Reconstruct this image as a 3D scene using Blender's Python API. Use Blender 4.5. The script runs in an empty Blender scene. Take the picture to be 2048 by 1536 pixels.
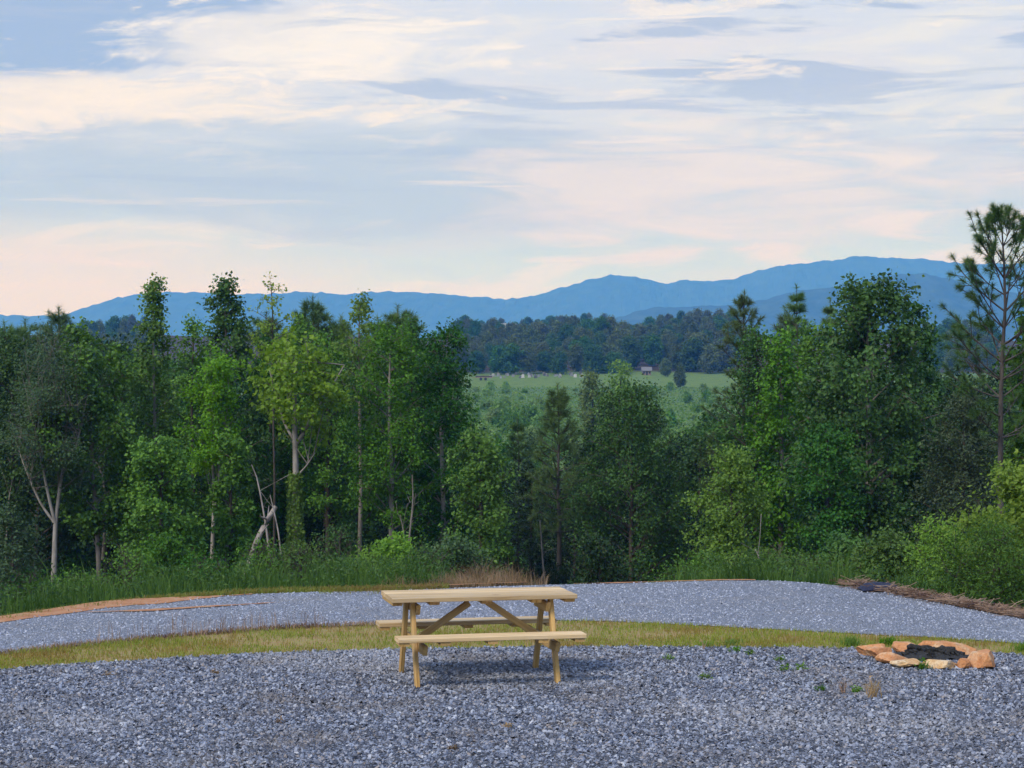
import bpy, math
import numpy as np

R = math.radians
sc = bpy.context.scene
COL = sc.collection

# ------------------------------------------------------------------ camera
F, CAMH, HZ = 4082.0, 2.764, 740.0            # focal length and horizon of the 2048 px frame
cam_d = bpy.data.cameras.new('camera')
cam_d.sensor_width = 36.0
cam_d.lens = 36.0 * F / 2048.0
cam_d.clip_start, cam_d.clip_end = 0.2, 40000.0
cam = bpy.data.objects.new('camera', cam_d)
COL.objects.link(cam)
cam.location = (0, 0, CAMH)
cam.rotation_euler = (R(90) - 0.0068, 0, 0)
sc.camera = cam

# ------------------------------------------------------------------ render / exposure
sc.render.engine = 'CYCLES'
sc.view_settings.view_transform = 'Standard'
sc.view_settings.look = 'None'
sc.view_settings.exposure = 0.38
sc.view_settings.gamma = 1.0
sc.view_settings.use_curve_mapping = False
cy = sc.cycles
cy.use_denoising = True
cy.max_bounces = 8
cy.diffuse_bounces = 3
cy.glossy_bounces = 2
cy.transmission_bounces = 4
cy.volume_bounces = 3
cy.transparent_max_bounces = 4
cy.sample_clamp_indirect = 4.0


def lin(r, g, b):
    f = lambda c: (c / 12.92 if c <= 0.04045 else ((c + 0.055) / 1.055) ** 2.4)
    return tuple(f(c / 255.0) for c in (r, g, b)) + (1.0,)


# ------------------------------------------------------------------ node helper
class NT:
    def __init__(s, nt):
        s.nt = nt
        nt.nodes.clear()

    def n(s, typ, ins=None, **kw):
        nd = s.nt.nodes.new(typ)
        for k, v in kw.items():
            setattr(nd, k, v)
        for k, v in (ins or {}).items():
            s.set(nd.inputs[k], v)
        return nd

    def set(s, sock, v):
        if isinstance(v, bpy.types.NodeSocket):
            s.nt.links.new(v, sock)
        else:
            sock.default_value = v

    def m(s, op, a, b=None, c=None, clamp=False):
        nd = s.nt.nodes.new('ShaderNodeMath')
        nd.operation = op
        nd.use_clamp = clamp
        for i, v in enumerate((a, b, c)):
            if v is not None:
                s.set(nd.inputs[i], v)
        return nd.outputs[0]

    def step(s, v, lo, hi, out0=0.0, out1=1.0):
        nd = s.n('ShaderNodeMapRange', interpolation_type='SMOOTHSTEP')
        s.set(nd.inputs[0], v)
        for i, q in enumerate((lo, hi, out0, out1)):
            s.set(nd.inputs[i + 1], q)
        return nd.outputs[0]

    def mix(s, fac, a, b, blend='MIX'):
        nd = s.nt.nodes.new('ShaderNodeMix')
        nd.data_type = 'RGBA'
        nd.blend_type = blend
        s.set(nd.inputs[0], fac)
        s.set(nd.inputs[6], a)
        s.set(nd.inputs[7], b)
        return nd.outputs[2]

    def vec(s, x, y, z=0.0):
        nd = s.nt.nodes.new('ShaderNodeCombineXYZ')
        for i, v in enumerate((x, y, z)):
            s.set(nd.inputs[i], v)
        return nd.outputs[0]

    def noise(s, vec, scale, detail=4, rough=0.55, dist=0.0):
        nd = s.n('ShaderNodeTexNoise', {'Scale': scale, 'Detail': detail, 'Roughness': rough, 'Distortion': dist})
        if vec is not None:
            s.set(nd.inputs['Vector'], vec)
        return nd.outputs['Fac']

    def ramp(s, fac, stops, interp='LINEAR'):
        nd = s.nt.nodes.new('ShaderNodeValToRGB')
        cr = nd.color_ramp
        cr.interpolation = interp
        while len(cr.elements) < len(stops):
            cr.elements.new(0.5)
        for e, (p, c) in zip(cr.elements, stops):
            e.position = p
            e.color = c
        s.set(nd.inputs[0], fac)
        return nd.outputs[0]


# ------------------------------------------------------------------ sun and sky
SUN_AZ, SUN_EL = R(-138), R(44)               # azimuth from the view direction (+Y), to the left and behind
sun_dir = np.array([math.sin(SUN_AZ) * math.cos(SUN_EL), math.cos(SUN_AZ) * math.cos(SUN_EL), math.sin(SUN_EL)])
sun_d = bpy.data.lights.new('sun', 'SUN')
sun_d.energy = 2.2
sun_d.angle = R(16)
sun_d.color = (1.0, 0.90, 0.77)
sun = bpy.data.objects.new('sun', sun_d)
COL.objects.link(sun)
from mathutils import Vector
sun.rotation_euler = Vector(sun_dir).to_track_quat('Z', 'Y').to_euler()
sun.location = (-30, -20, 40)

world = bpy.data.worlds.new('World')
sc.world = world
world.use_nodes = True
w = NT(world.node_tree)
sky = w.n('ShaderNodeTexSky', sky_type='NISHITA')
sky.sun_disc = False
sky.sun_elevation = SUN_EL
sky.sun_rotation = SUN_AZ
sky.altitude = 300
sky.air_density = 1.2
sky.dust_density = 1.5
SKYS = 0.1
tc = w.n('ShaderNodeTexCoord')
sp = w.n('ShaderNodeSeparateXYZ', {0: tc.outputs['Generated']})
dx, dy, dz = sp.outputs
az = w.m('ARCTAN2', dx, dy)
el = w.m('ARCSINE', w.m('MINIMUM', w.m('MAXIMUM', dz, -1.0), 1.0))
ele = w.m('MAXIMUM', el, 0.0)
warp = w.noise(w.vec(w.m('MULTIPLY', az, 7), w.m('MULTIPLY', el, 22)), 1.0, 3, 0.5)
elw = w.m('MAXIMUM', w.m('ADD', ele, w.m('MULTIPLY', w.m('SUBTRACT', warp, 0.5), 0.03)), 0.0)
base = w.ramp(w.m('MULTIPLY', elw, 2.0), [
    (0.0, lin(238, 249, 234)), (0.06, lin(230, 246, 240)), (0.10, lin(213, 236, 246)), (0.15, lin(196, 217, 238)),
    (0.19, lin(190, 210, 236)), (0.24, lin(214, 223, 238)), (0.32, lin(219, 226, 242)), (0.44, lin(196, 214, 244)),
    (0.75, (.43, .68, 1.15, 1)), (1.0, (.40, .66, 1.22, 1))])
P1 = w.vec(w.m('MULTIPLY', az, 6.0), w.m('MULTIPLY', el, 30.0), 1.7)
P2 = w.vec(w.m('ADD', w.m('MULTIPLY', az, 8.0), w.m('MULTIPLY', el, 10.0)), w.m('MULTIPLY', el, 62.0), 5.1)
P3 = w.vec(w.m('SUBTRACT', w.m('MULTIPLY', az, 14.0), w.m('MULTIPLY', el, 16.0)), w.m('MULTIPLY', el, 54.0), 9.3)
P4 = w.vec(w.m('ADD', w.m('MULTIPLY', az, 9.0), w.m('MULTIPLY', el, 34.0)), w.m('SUBTRACT', w.m('MULTIPLY', el, 55.0), w.m('MULTIPLY', az, 6.0)), 3.3)
n1 = w.noise(P1, 1.0, 7, 0.56, 0.8)
n2 = w.noise(P2, 1.0, 8, 0.60, 0.6)
n3 = w.noise(P3, 1.2, 10, 0.66, 0.5)
n4 = w.noise(P4, 1.0, 7, 0.55, 1.2)
high = w.step(ele, 0.085, 0.15)
low = w.step(ele, 0.10, 0.04)
right = w.step(az, -0.10, 0.10)
# thin warm veils: soft feathered ones, stronger toward the horizon
vf = w.m('MULTIPLY', w.step(n4, 0.47, 0.66), w.m('ADD', 0.45, w.m('MULTIPLY', low, 0.25)))
c = w.mix(vf, base, lin(250, 246, 230))
c = w.mix(w.m('MULTIPLY', w.step(n1, 0.50, 0.66), w.m('ADD', 0.25, w.m('MULTIPLY', right, 0.25))), c, lin(236, 230, 231))
# blue-grey bank in the middle of the sky and the large shaded cloud at the upper left
e1 = w.m('ADD', w.m('POWER', w.m('DIVIDE', w.m('ADD', az, 0.12), 0.22), 2.0),
         w.m('POWER', w.m('DIVIDE', w.m('SUBTRACT', el, 0.093), 0.032), 2.0))
g1 = w.m('SUBTRACT', w.m('ADD', 1.0, w.m('MULTIPLY', w.m('SUBTRACT', n1, 0.5), 3.0)), e1)
c = w.mix(w.m('MULTIPLY', w.step(g1, 0.0, 0.9), 0.85), c, lin(187, 203, 222))
e2 = w.m('ADD', w.m('POWER', w.m('DIVIDE', w.m('ADD', az, 0.245), 0.135), 2.0),
         w.m('POWER', w.m('DIVIDE', w.m('SUBTRACT', el, 0.170), 0.036), 2.0))
g2 = w.m('SUBTRACT', w.m('ADD', 1.0, w.m('ADD', w.m('MULTIPLY', w.m('SUBTRACT', n3, 0.5), 3.6),
         w.m('MULTIPLY', w.m('SUBTRACT', n1, 0.5), 2.0))), e2)
rim = w.m('MULTIPLY', w.step(g2, -2.6, -0.2), w.m('ADD', 0.15, w.m('MULTIPLY', w.step(n3, 0.42, 0.60), 0.85)))
c = w.mix(rim, c, lin(255, 246, 236))
c = w.mix(w.m('MULTIPLY', w.step(g2, -0.3, 0.4), 0.94), c, lin(154, 178, 218))
# grey streaks and bright scalloped edges
c = w.mix(w.m('MULTIPLY', w.step(n2, 0.53, 0.62), w.m('ADD', 0.12, w.m('MULTIPLY', high, 0.70))), c, lin(172, 188, 218))
c = w.mix(w.m('MULTIPLY', w.step(n3, 0.545, 0.64), w.m('ADD', 0.10, w.m('MULTIPLY', high, 0.52))), c, lin(255, 246, 234))
P5 = w.vec(w.m('MULTIPLY', az, 5.0), w.m('MULTIPLY', el, 105.0), 2.9)
n5 = w.noise(P5, 1.0, 7, 0.58, 0.35)
band = w.m('MULTIPLY', w.step(ele, 0.06, 0.10), w.step(ele, 0.30, 0.16))
c = w.mix(w.m('MULTIPLY', w.step(n5, 0.56, 0.64), w.m('MULTIPLY', band, 0.5)), c, lin(174, 190, 217))
c = w.mix(w.m('MULTIPLY', w.step(n5, 0.40, 0.33), w.m('MULTIPLY', w.m('ADD', band, 0.25), 0.4)), c, lin(253, 243, 232))
e6 = w.m('ADD', w.m('POWER', w.m('DIVIDE', w.m('SUBTRACT', az, 0.11), 0.15), 2.0), w.m('POWER', w.m('DIVIDE', w.m('SUBTRACT', el, 0.086), 0.030), 2.0))
c = w.mix(w.m('MULTIPLY', w.step(w.m('SUBTRACT', e6, w.m('MULTIPLY', w.m('SUBTRACT', n4, 0.48), 4.0)), 1.3, 0.0), 0.7), c, lin(244, 234, 226))
# warm glow low toward the set sun side, cream-lit cloud above it
e3 = w.m('ADD', w.m('POWER', w.m('DIVIDE', w.m('ADD', az, 0.27), 0.26), 2.0), w.m('POWER', w.m('DIVIDE', w.m('SUBTRACT', el, 0.025), 0.055), 2.0))
c = w.mix(w.m('MULTIPLY', w.step(e3, 1.1, 0.0), 0.7), c, lin(255, 238, 178))
e4 = w.m('ADD', w.m('POWER', w.m('DIVIDE', w.m('ADD', az, 0.22), 0.15), 2.0), w.m('POWER', w.m('DIVIDE', w.m('SUBTRACT', el, 0.128), 0.013), 2.0))
c = w.mix(w.m('MULTIPLY', w.step(w.m('SUBTRACT', e4, w.m('MULTIPLY', w.m('SUBTRACT', n3, 0.45), 5.0)), 1.2, 0.0), 0.75), c, lin(255, 245, 226))
e5 = w.m('ADD', w.m('POWER', w.m('DIVIDE', w.m('ADD', az, 0.105), 0.085), 2.0), w.m('POWER', w.m('DIVIDE', w.m('SUBTRACT', el, 0.157), 0.017), 2.0))
c = w.mix(w.m('MULTIPLY', w.step(w.m('SUBTRACT', e5, w.m('MULTIPLY', w.m('SUBTRACT', n3, 0.45), 5.0)), 1.2, 0.0), 0.7), c, lin(255, 250, 242))
# clouds over the clear sky
scaled = w.mix(1.0, c, (0.83 / SKYS, 0.82 / SKYS, 0.81 / SKYS, 1), 'MULTIPLY')
final = w.mix(0.92, sky.outputs[0], scaled)
bg = w.n('ShaderNodeBackground', {0: final, 1: SKYS})
wo = w.n('ShaderNodeOutputWorld', {0: bg.outputs[0]})

# ------------------------------------------------------------------ geometry helper
rng = np.random.default_rng(7)


class Geo:
    def __init__(s):
        s.v, s.f, s.mi, s.nv = [], [], [], 0

    def add(s, V, faces, mat=0):
        V = np.asarray(V, dtype=np.float32).reshape(-1, 3)
        faces = np.asarray(faces, dtype=np.int32)
        if len(faces) == 0:
            return
        s.v.append(V)
        s.f.append(faces + s.nv)
        s.mi.append(np.full(len(faces), mat, np.int32))
        s.nv += len(V)

    def mesh(s, name, mats, smooth=False):
        me = bpy.data.meshes.new(name)
        V = np.concatenate(s.v)
        me.vertices.add(len(V))
        me.vertices.foreach_set('co', V.ravel())
        sizes = np.concatenate([np.full(len(f), f.shape[1], np.int32) for f in s.f])
        loops = np.concatenate([f.ravel() for f in s.f])
        me.loops.add(len(loops))
        me.loops.foreach_set('vertex_index', loops)
        me.polygons.add(len(sizes))
        st = np.zeros(len(sizes), np.int32)
        st[1:] = np.cumsum(sizes)[:-1]
        me.polygons.foreach_set('loop_start', st)
        for m_ in (mats if isinstance(mats, (list, tuple)) else [mats]):
            me.materials.append(m_)
        me.polygons.foreach_set('material_index', np.concatenate(s.mi))
        me.polygons.foreach_set('use_smooth', np.full(len(sizes), smooth, bool))
        me.update(calc_edges=True)
        return me


def obj(name, me, parent=None, loc=None, rot=None, scale=None):
    o = bpy.data.objects.new(name, me)
    COL.objects.link(o)
    if parent is not None:
        o.parent = parent
    if loc is not None:
        o.location = loc
    if rot is not None:
        o.rotation_euler = rot
    if scale is not None:
        o.scale = scale
    return o


def tag(o, label=None, cat=None, group=None, kind=None):
    if label:
        o['label'] = label
    if cat:
        o['category'] = cat
    if group:
        o['group'] = group
    if kind:
        o['kind'] = kind
    return o


def norm(a):
    return a / np.maximum(np.linalg.norm(a, axis=-1, keepdims=True), 1e-9)


def tubes(g, P, Rad, sides=5, mat=0):
    """P (N,K,3) paths, Rad (N,K) radii -> open tubes"""
    P = np.asarray(P, float)
    Rad = np.asarray(Rad, float)
    N, K, _ = P.shape
    T = norm(np.gradient(P, axis=1))
    ref = np.where(np.abs(T[..., 2:3]) > 0.85, np.array([1.0, 0, 0]), np.array([0, 0, 1.0]))
    U = norm(np.cross(T, ref))
    W = np.cross(T, U)
    a = np.arange(sides) * 2 * math.pi / sides
    ring = P[:, :, None] + Rad[:, :, None, None] * (np.cos(a)[:, None] * U[:, :, None] + np.sin(a)[:, None] * W[:, :, None])
    V = ring.reshape(-1, 3)
    n, k, s_ = np.meshgrid(np.arange(N), np.arange(K - 1), np.arange(sides), indexing='ij')
    b = (n * K + k) * sides
    s2 = (s_ + 1) % sides
    Fq = np.stack([b + s_, b + s2, b + sides + s2, b + sides + s_], -1).reshape(-1, 4)
    g.add(V, Fq, mat)


def leaves(g, P, size, width, outward, mat=0, droop=0.25, up=0.55, out=0.5):
    """one folded four-cornered leaf for each point"""
    N = len(P)
    n = norm(rng.normal(size=(N, 3)) * 0.6 + outward * out + np.array([0, 0, up]))
    t = rng.normal(size=(N, 3)) + outward * 0.7 - np.array([0, 0, droop])
    t = norm(t - n * np.sum(t * n, 1, keepdims=True))
    s_ = np.cross(n, t)
    L = (size * rng.uniform(0.45, 1.3, N))[:, None]
    W = L * width
    mid = P + t * L * 0.42 + n * L * 0.10
    V = np.stack([P, mid + s_ * W * 0.5, P + t * L, mid - s_ * W * 0.5], 1).reshape(-1, 3)
    Fq = (np.arange(N) * 4)[:, None] + np.array([0, 1, 2, 3])
    g.add(V, Fq, mat)


def blades(g, P, h, wid, bend=0.35, mat=0, lean=None):
    """grass blades: a quad and a tip triangle each"""
    N = len(P)
    a = rng.uniform(0, 2 * math.pi, N)
    d = np.stack([np.cos(a), np.sin(a), np.zeros(N)], 1)
    s_ = np.stack([-np.sin(a), np.cos(a), np.zeros(N)], 1)
    a2 = rng.uniform(0, 2 * math.pi, N)
    s_ = np.stack([np.cos(a2), np.sin(a2), np.zeros(N)], 1)
    h = np.broadcast_to(h, (N,))[:, None]
    wd = np.broadcast_to(wid, (N,))[:, None]
    b = rng.uniform(0.1, 1.0, N)[:, None] * bend
    zu = np.array([0, 0, 1.0])
    if lean is not None:
        d = norm(d + lean)
    m_ = P + zu * h * 0.6 + d * h * b * 0.4
    t = P + zu * h * (1 - 0.35 * b) + d * h * b * 1.2
    V = np.stack([P - s_ * wd / 2, P + s_ * wd / 2, m_ + s_ * wd * 0.38, m_ - s_ * wd * 0.38, t], 1).reshape(-1, 3)
    i = (np.arange(N) * 5)[:, None]
    g.add(V, i + np.array([0, 1, 2, 3]), mat)
    g.add(np.zeros((0, 3)), np.zeros((0, 3), int), mat)
    g.f.append(i + np.array([3, 2, 4]) + (g.nv - N * 5))
    g.mi.append(np.full(N, mat, np.int32))


def vnoise(x, y, seed=0, oct_=4):
    """smooth value noise, vectorised"""
    x = np.asarray(x, float)
    y = np.asarray(y, float)
    out = np.zeros(np.broadcast(x, y).shape)
    amp, tot = 1.0, 0.0
    for o in range(oct_):
        f = 2.0 ** o
        xi, yi = np.floor(x * f), np.floor(y * f)
        fx, fy = x * f - xi, y * f - yi
        fx, fy = fx * fx * (3 - 2 * fx), fy * fy * (3 - 2 * fy)

        def hsh(a, b):
            q = np.sin(a * 127.1 + b * 311.7 + (seed + o) * 74.7) * 43758.5453
            return q - np.floor(q)
        v = (hsh(xi, yi) * (1 - fx) + hsh(xi + 1, yi) * fx) * (1 - fy) + (hsh(xi, yi + 1) * (1 - fx) + hsh(xi + 1, yi + 1) * fx) * fy
        out += v * amp
        tot += amp
        amp *= 0.5
    return out / tot * 2 - 1


# ------------------------------------------------------------------ materials
def new_mat(name):
    m_ = bpy.data.materials.new(name)
    m_.use_nodes = True
    return m_, NT(m_.node_tree)


def finish(nt, shader):
    nt.n('ShaderNodeOutputMaterial', {0: shader})


def leaf_mat(name, c0, c1, c2, trans=0.24, rough=0.45, spec=0.16):
    m_, t = new_mat(name)
    oi = t.n('ShaderNodeObjectInfo')
    ge = t.n('ShaderNodeNewGeometry')
    col = t.ramp(ge.outputs['Random Per Island'], [(0.0, c0), (0.5, c1), (0.95, c2), (1.0, tuple(min(1, q * 1.12) for q in c2[:3]) + (1,))])
    big = t.noise(ge.outputs['Position'], 1.3, 3)
    col = t.mix(t.step(big, 0.42, 0.62, 0.0, 0.6), col, c2)
    col = t.mix(t.step(big, 0.50, 0.36, 0.0, 0.55), col, c0)
    col = t.n('ShaderNodeHueSaturation', {'Hue': t.m('ADD', 0.490, t.m('MULTIPLY', oi.outputs['Random'], 0.018)), 'Saturation': t.m('ADD', 0.9, t.m('MULTIPLY', oi.outputs['Random'], 0.2)),
        'Value': t.m('ADD', 0.78, t.m('MULTIPLY', t.m('FRACT', t.m('MULTIPLY', oi.outputs['Random'], 7.31)), 0.44)), 'Color': col}).outputs[0]
    p = t.n('ShaderNodeBsdfPrincipled', {'Base Color': col, 'Roughness': rough, 'Specular IOR Level': spec})
    tr = t.n('ShaderNodeBsdfTranslucent', {0: t.mix(1.0, col, (1.25, 1.25, 0.7, 1), 'MULTIPLY')})
    mx = t.n('ShaderNodeMixShader', {0: trans, 1: p.outputs[0], 2: tr.outputs[0]})
    finish(t, mx.outputs[0])
    return m_


def G(*c):
    return tuple(c) + (1.0,)


LM = {
    'mid': leaf_mat('leaf_mid', G(.045, .112, .018), G(.074, .172, .026), G(.115, .238, .036)),
    'bright': leaf_mat('leaf_bright', G(.085, .185, .022), G(.122, .248, .032), G(.165, .305, .045), 0.36),
    'yellow': leaf_mat('leaf_yellow', G(.13, .245, .020), G(.18, .325, .030), G(.235, .385, .044), 0.4),
    'dark': leaf_mat('leaf_dark', G(.022, .070, .016), G(.038, .112, .022), G(.064, .162, .030), 0.2),
    'grey': leaf_mat('leaf_grey', G(.034, .068, .032), G(.055, .102, .046), G(.085, .142, .068), 0.2),
    'deep': leaf_mat('leaf_painted_shade', G(.011, .030, .011), G(.018, .046, .015), G(.029, .068, .020), 0.12),  # green darkened so the leaf colour itself carries the wood's inner shade
    'pine': leaf_mat('pine_needles', G(.055, .115, .04), G(.085, .165, .052), G(.125, .21, .065), 0.15),
    'far': leaf_mat('leaf_far', G(.055, .085, .036), G(.085, .125, .045), G(.125, .165, .055), 0.25),
    'scrub': leaf_mat('leaf_scrub', G(.105, .20, .055), G(.15, .27, .075), G(.20, .32, .09), 0.35),
    'grass': leaf_mat('grass_blade', G(.29, .18, .075), G(.235, .235, .055), G(.24, .31, .062), 0.3, 0.6, 0.2),
    'weed': leaf_mat('weed_blade', G(.026, .074, .015), G(.044, .115, .022), G(.085, .175, .034), 0.3),
    'dry': leaf_mat('dry_blade', G(.17, .11, .07), G(.28, .19, .12), G(.42, .31, .20), 0.3, 0.7, 0.2),
    'tuft': leaf_mat('tuft_blade', G(.06, .14, .025), G(.09, .20, .03), G(.14, .26, .04), 0.3),
    'straw': leaf_mat('straw', G(.10, .06, .045), G(.22, .14, .10), G(.40, .29, .21), 0.1, 0.8, 0.15),
}


def bark_mat(name, a, b, scale=6):
    m_, t = new_mat(name)
    tcn = t.n('ShaderNodeTexCoord')
    mp = t.n('ShaderNodeMapping', {'Vector': tcn.outputs['Object'], 'Scale': (1, 1, 0.3)})
    n_ = t.noise(mp.outputs[0], scale, 6, 0.65)
    n_b = t.noise(mp.outputs[0], scale * 5, 4, 0.6)
    col = t.ramp(n_, [(0.3, a), (0.62, b)])
    bp = t.n('ShaderNodeBump', {'Strength': 0.5, 'Distance': 0.02, 'Height': n_b})
    p = t.n('ShaderNodeBsdfPrincipled', {'Base Color': col, 'Roughness': 0.85, 'Normal': bp.outputs[0], 'Specular IOR Level': 0.2})
    finish(t, p.outputs[0])
    return m_


BARK = {
    'pale': bark_mat('bark_pale', G(.13, .12, .11), G(.34, .325, .305)),
    'grey': bark_mat('bark_grey', G(.09, .08, .07), G(.24, .22, .20)),
    'dark': bark_mat('bark_dark', G(.035, .03, .027), G(.10, .085, .075)),
    'pine': bark_mat('bark_pine', G(.035, .031, .030), G(.105, .095, .088), 9),
    'dead': bark_mat('dead_wood', G(.15, .135, .125), G(.34, .31, .29)),
}

# ------------------------------------------------------------------ terrain shape
def W(px, py):
    """ground point (flat pad) seen at a photo position"""
    d = F * CAMH / (py - HZ)
    return (px - 1024.0) * d / F, d


def curve(pts, ext):
    p = sorted([W(*q) for q in pts] + ext)
    xs, ys = np.array([q[0] for q in p]), np.array([q[1] for q in p])
    dense = np.linspace(xs[0], xs[-1], 400)
    yy = np.interp(dense, xs, ys)
    k = np.ones(17) / 17
    yp = np.concatenate([np.full(8, yy[0]), yy, np.full(8, yy[-1])])
    yy = np.convolve(yp, k, 'valid')
    return lambda x: np.interp(x, dense, yy)


dF = curve([(0, 1245), (90, 1230), (170, 1215), (512, 1186), (800, 1182), (1000, 1172), (1300, 1166), (1440, 1160), (1550, 1160),
            (1700, 1170), (1850, 1196), (2048, 1240)], [(-8, 18.5), (-12, 13.0), (-15, 5.0), (8.4, 18.6), (12, 12.0), (15, 4.0), (-18, -6), (18, -6)])
dN = curve([(0, 1306), (512, 1258), (1000, 1240), (1200, 1241), (1700, 1267), (2048, 1285)],
           [(-7.2, 16.8), (-9.5, 12.5), (-12, 5.0), (7.3, 18.2), (9.5, 12.5), (12, 4.0), (-15, -6), (15, -6)])
dG = curve([(0, 1337), (512, 1307), (800, 1298), (1200, 1293), (1700, 1296), (2048, 1307)],
           [(-6.2, 16.8), (-8.2, 12.5), (-10.5, 5.0), (6.6, 18.0), (8.4, 12.5), (10.5, 4.0), (-13, -6), (13, -6)])


def sstep(x, a, b):
    t = np.clip((x - a) / (b - a), 0, 1)
    return t * t * (3 - 2 * t)


PROF_D = np.array([60, 75, 95, 120, 150, 180, 230, 300, 420, 500, 560, 640, 760, 900, 1050, 1300, 1800, 12000.])
PROF_Z = np.array([-3.6, -6.0, -10, -13, -13, -10.5, -6.6, -4.6, -2.9, -0.4, 1.3, 5.6, 10.6, 15.2, 14.0, 0, -25, -30.])


def terr(x, y):
    x = np.asarray(x, float)
    y = np.asarray(y, float)
    s_ = np.maximum(y - dF(x), 0)
    slope = 0.082 + 0.075 * np.exp(-((x - 1.6 - (y - 27) * 0.03) / 2.6) ** 2) - 0.012 * sstep(x, 3, 7)
    near = -slope * s_ * sstep(s_, 0, 1.2)
    far = np.interp(y, PROF_D, PROF_Z)
    k = sstep(y, 42, 75)
    z = near * (1 - k) + far * k
    z = z + vnoise(x * 0.5, y * 0.5, 3) * 0.05 * sstep(s_, 0.5, 3) * (1 - sstep(y, 80, 200))
    z = z + vnoise(x * 0.022, y * 0.012, 5, 3) * 4.5 * sstep(y, 560, 800)
    z = z + 12 * np.exp(-((x - 14) / 75) ** 2 - ((y - 1110) / 110) ** 2)      # wooded knoll with a house
    z = z + 4 * np.exp(-((x + 160) / 70) ** 2 - ((y - 850) / 120) ** 2)
    z = z + 6 * np.exp(-((x - 66) / 30) ** 2 - ((y - 790) / 120) ** 2) + 4 * np.exp(-((x - 27) / 20) ** 2 - ((y - 700) / 90) ** 2) - 4 * np.exp(-((x - 46) / 14) ** 2 - ((y - 850) / 150) ** 2)
    z = z - 0.02
    return np.where(y < 2, -0.02, z)


def grid_mesh(name, X, Y, Z, mat, smooth=True):
    ny, nx = X.shape
    g = Geo()
    i = (np.arange(ny - 1)[:, None] * nx + np.arange(nx - 1)[None, :]).ravel()
    g.add(np.stack([X, Y, Z], -1).reshape(-1, 3), np.stack([i, i + 1, i + nx + 1, i + nx], 1))
    return g.mesh(name, mat, smooth)


# ground material: leaf litter under the trees, scrub and pasture further out
gm, t = new_mat('ground_soil')
ge = t.n('ShaderNodeNewGeometry')
spn = t.n('ShaderNodeSeparateXYZ', {0: ge.outputs['Position']})
yw = t.m('ADD', spn.outputs[1], t.m('MULTIPLY', t.m('SUBTRACT', t.noise(ge.outputs['Position'], 0.06, 3), 0.5), 40.0))
nf = t.noise(ge.outputs['Position'], 7.0, 6, 0.7)
nl = t.noise(ge.outputs['Position'], 0.5, 4, 0.6)
nearc = t.ramp(nf, [(0.3, G(.07, .05, .03)), (0.5, G(.10, .085, .045)), (0.7, G(.09, .12, .04))])
litter = t.ramp(nf, [(0.3, G(.03, .022, .016)), (0.7, G(.08, .06, .04))])
field = t.ramp(nl, [(0.3, G(.075, .13, .035)), (0.5, G(.11, .175, .045)), (0.7, G(.145, .205, .055))])
scr = t.ramp(nl, [(0.3, G(.06, .11, .03)), (0.7, G(.12, .19, .055))])
cc = t.mix(t.step(spn.outputs[1], 29.5, 33), nearc, litter)
cc = t.mix(t.step(yw, 120, 190), cc, scr)
cc = t.mix(t.step(yw, 462, 482), cc, field)
cc = t.mix(t.step(spn.outputs[1], 566, 580), cc, litter)
bp = t.n('ShaderNodeBump', {'Strength': 0.5, 'Distance': 0.04, 'Height': nf})
p = t.n('ShaderNodeBsdfPrincipled', {'Base Color': cc, 'Roughness': 0.95, 'Normal': bp.outputs[0], 'Specular IOR Level': 0.1})
finish(t, p.outputs[0])

ys = np.concatenate([np.array([-1500, -400, -60, -10, 0, 6, 12]), np.arange(15, 60, 0.5), np.arange(60, 200, 4), np.arange(200, 1300, 14),
                     np.array([1300, 1500, 1800, 2300, 3500, 5300, 8100])])
xs = np.concatenate([[-7500, -3500, -2000, -900, -500, -300], np.arange(-220, -30, 10), np.arange(-30, -12, 1.5), np.arange(-12, 12, 0.5),
                     np.arange(12, 30, 1.5), np.arange(30, 221, 10), [300, 500, 900, 2000, 3500, 7500]])
X, Y = np.meshgrid(xs, ys)
tag(obj('ground', grid_mesh('ground', X, Y, terr(X, Y), gm)), kind='structure')


def gravel_mat(name, scale, tints, clay=None, gap=G(.018, .018, .022)):
    m_, t = new_mat(name)
    ge = t.n('ShaderNodeNewGeometry')
    vo = t.n('ShaderNodeTexVoronoi', {'Vector': ge.outputs['Position'], 'Scale': scale})
    ve = t.n('ShaderNodeTexVoronoi', {'Vector': ge.outputs['Position'], 'Scale': scale}, feature='DISTANCE_TO_EDGE')
    r = t.n('ShaderNodeSeparateColor', {0: vo.outputs['Color']})
    col = t.ramp(r.outputs[0], tints)
    col = t.mix(t.step(ve.outputs['Distance'], 0.0, 0.12), gap, col)
    nb = t.noise(ge.outputs['Position'], 0.7, 5, 0.6)
    col = t.mix(t.step(nb, 0.50, 0.75, 0.0, 0.55), col, clay or G(.22, .17, .13))
    h = t.m('ADD', t.m('MULTIPLY', r.outputs[1], 0.6), t.step(ve.outputs['Distance'], 0.0, 0.25))
    bp = t.n('ShaderNodeBump', {'Strength': 1.0, 'Distance': 0.02, 'Height': h})
    p = t.n('ShaderNodeBsdfPrincipled', {'Base Color': col, 'Roughness': 0.75, 'Normal': bp.outputs[0], 'Specular IOR Level': 0.3})
    finish(t, p.outputs[0])
    return m_


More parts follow.
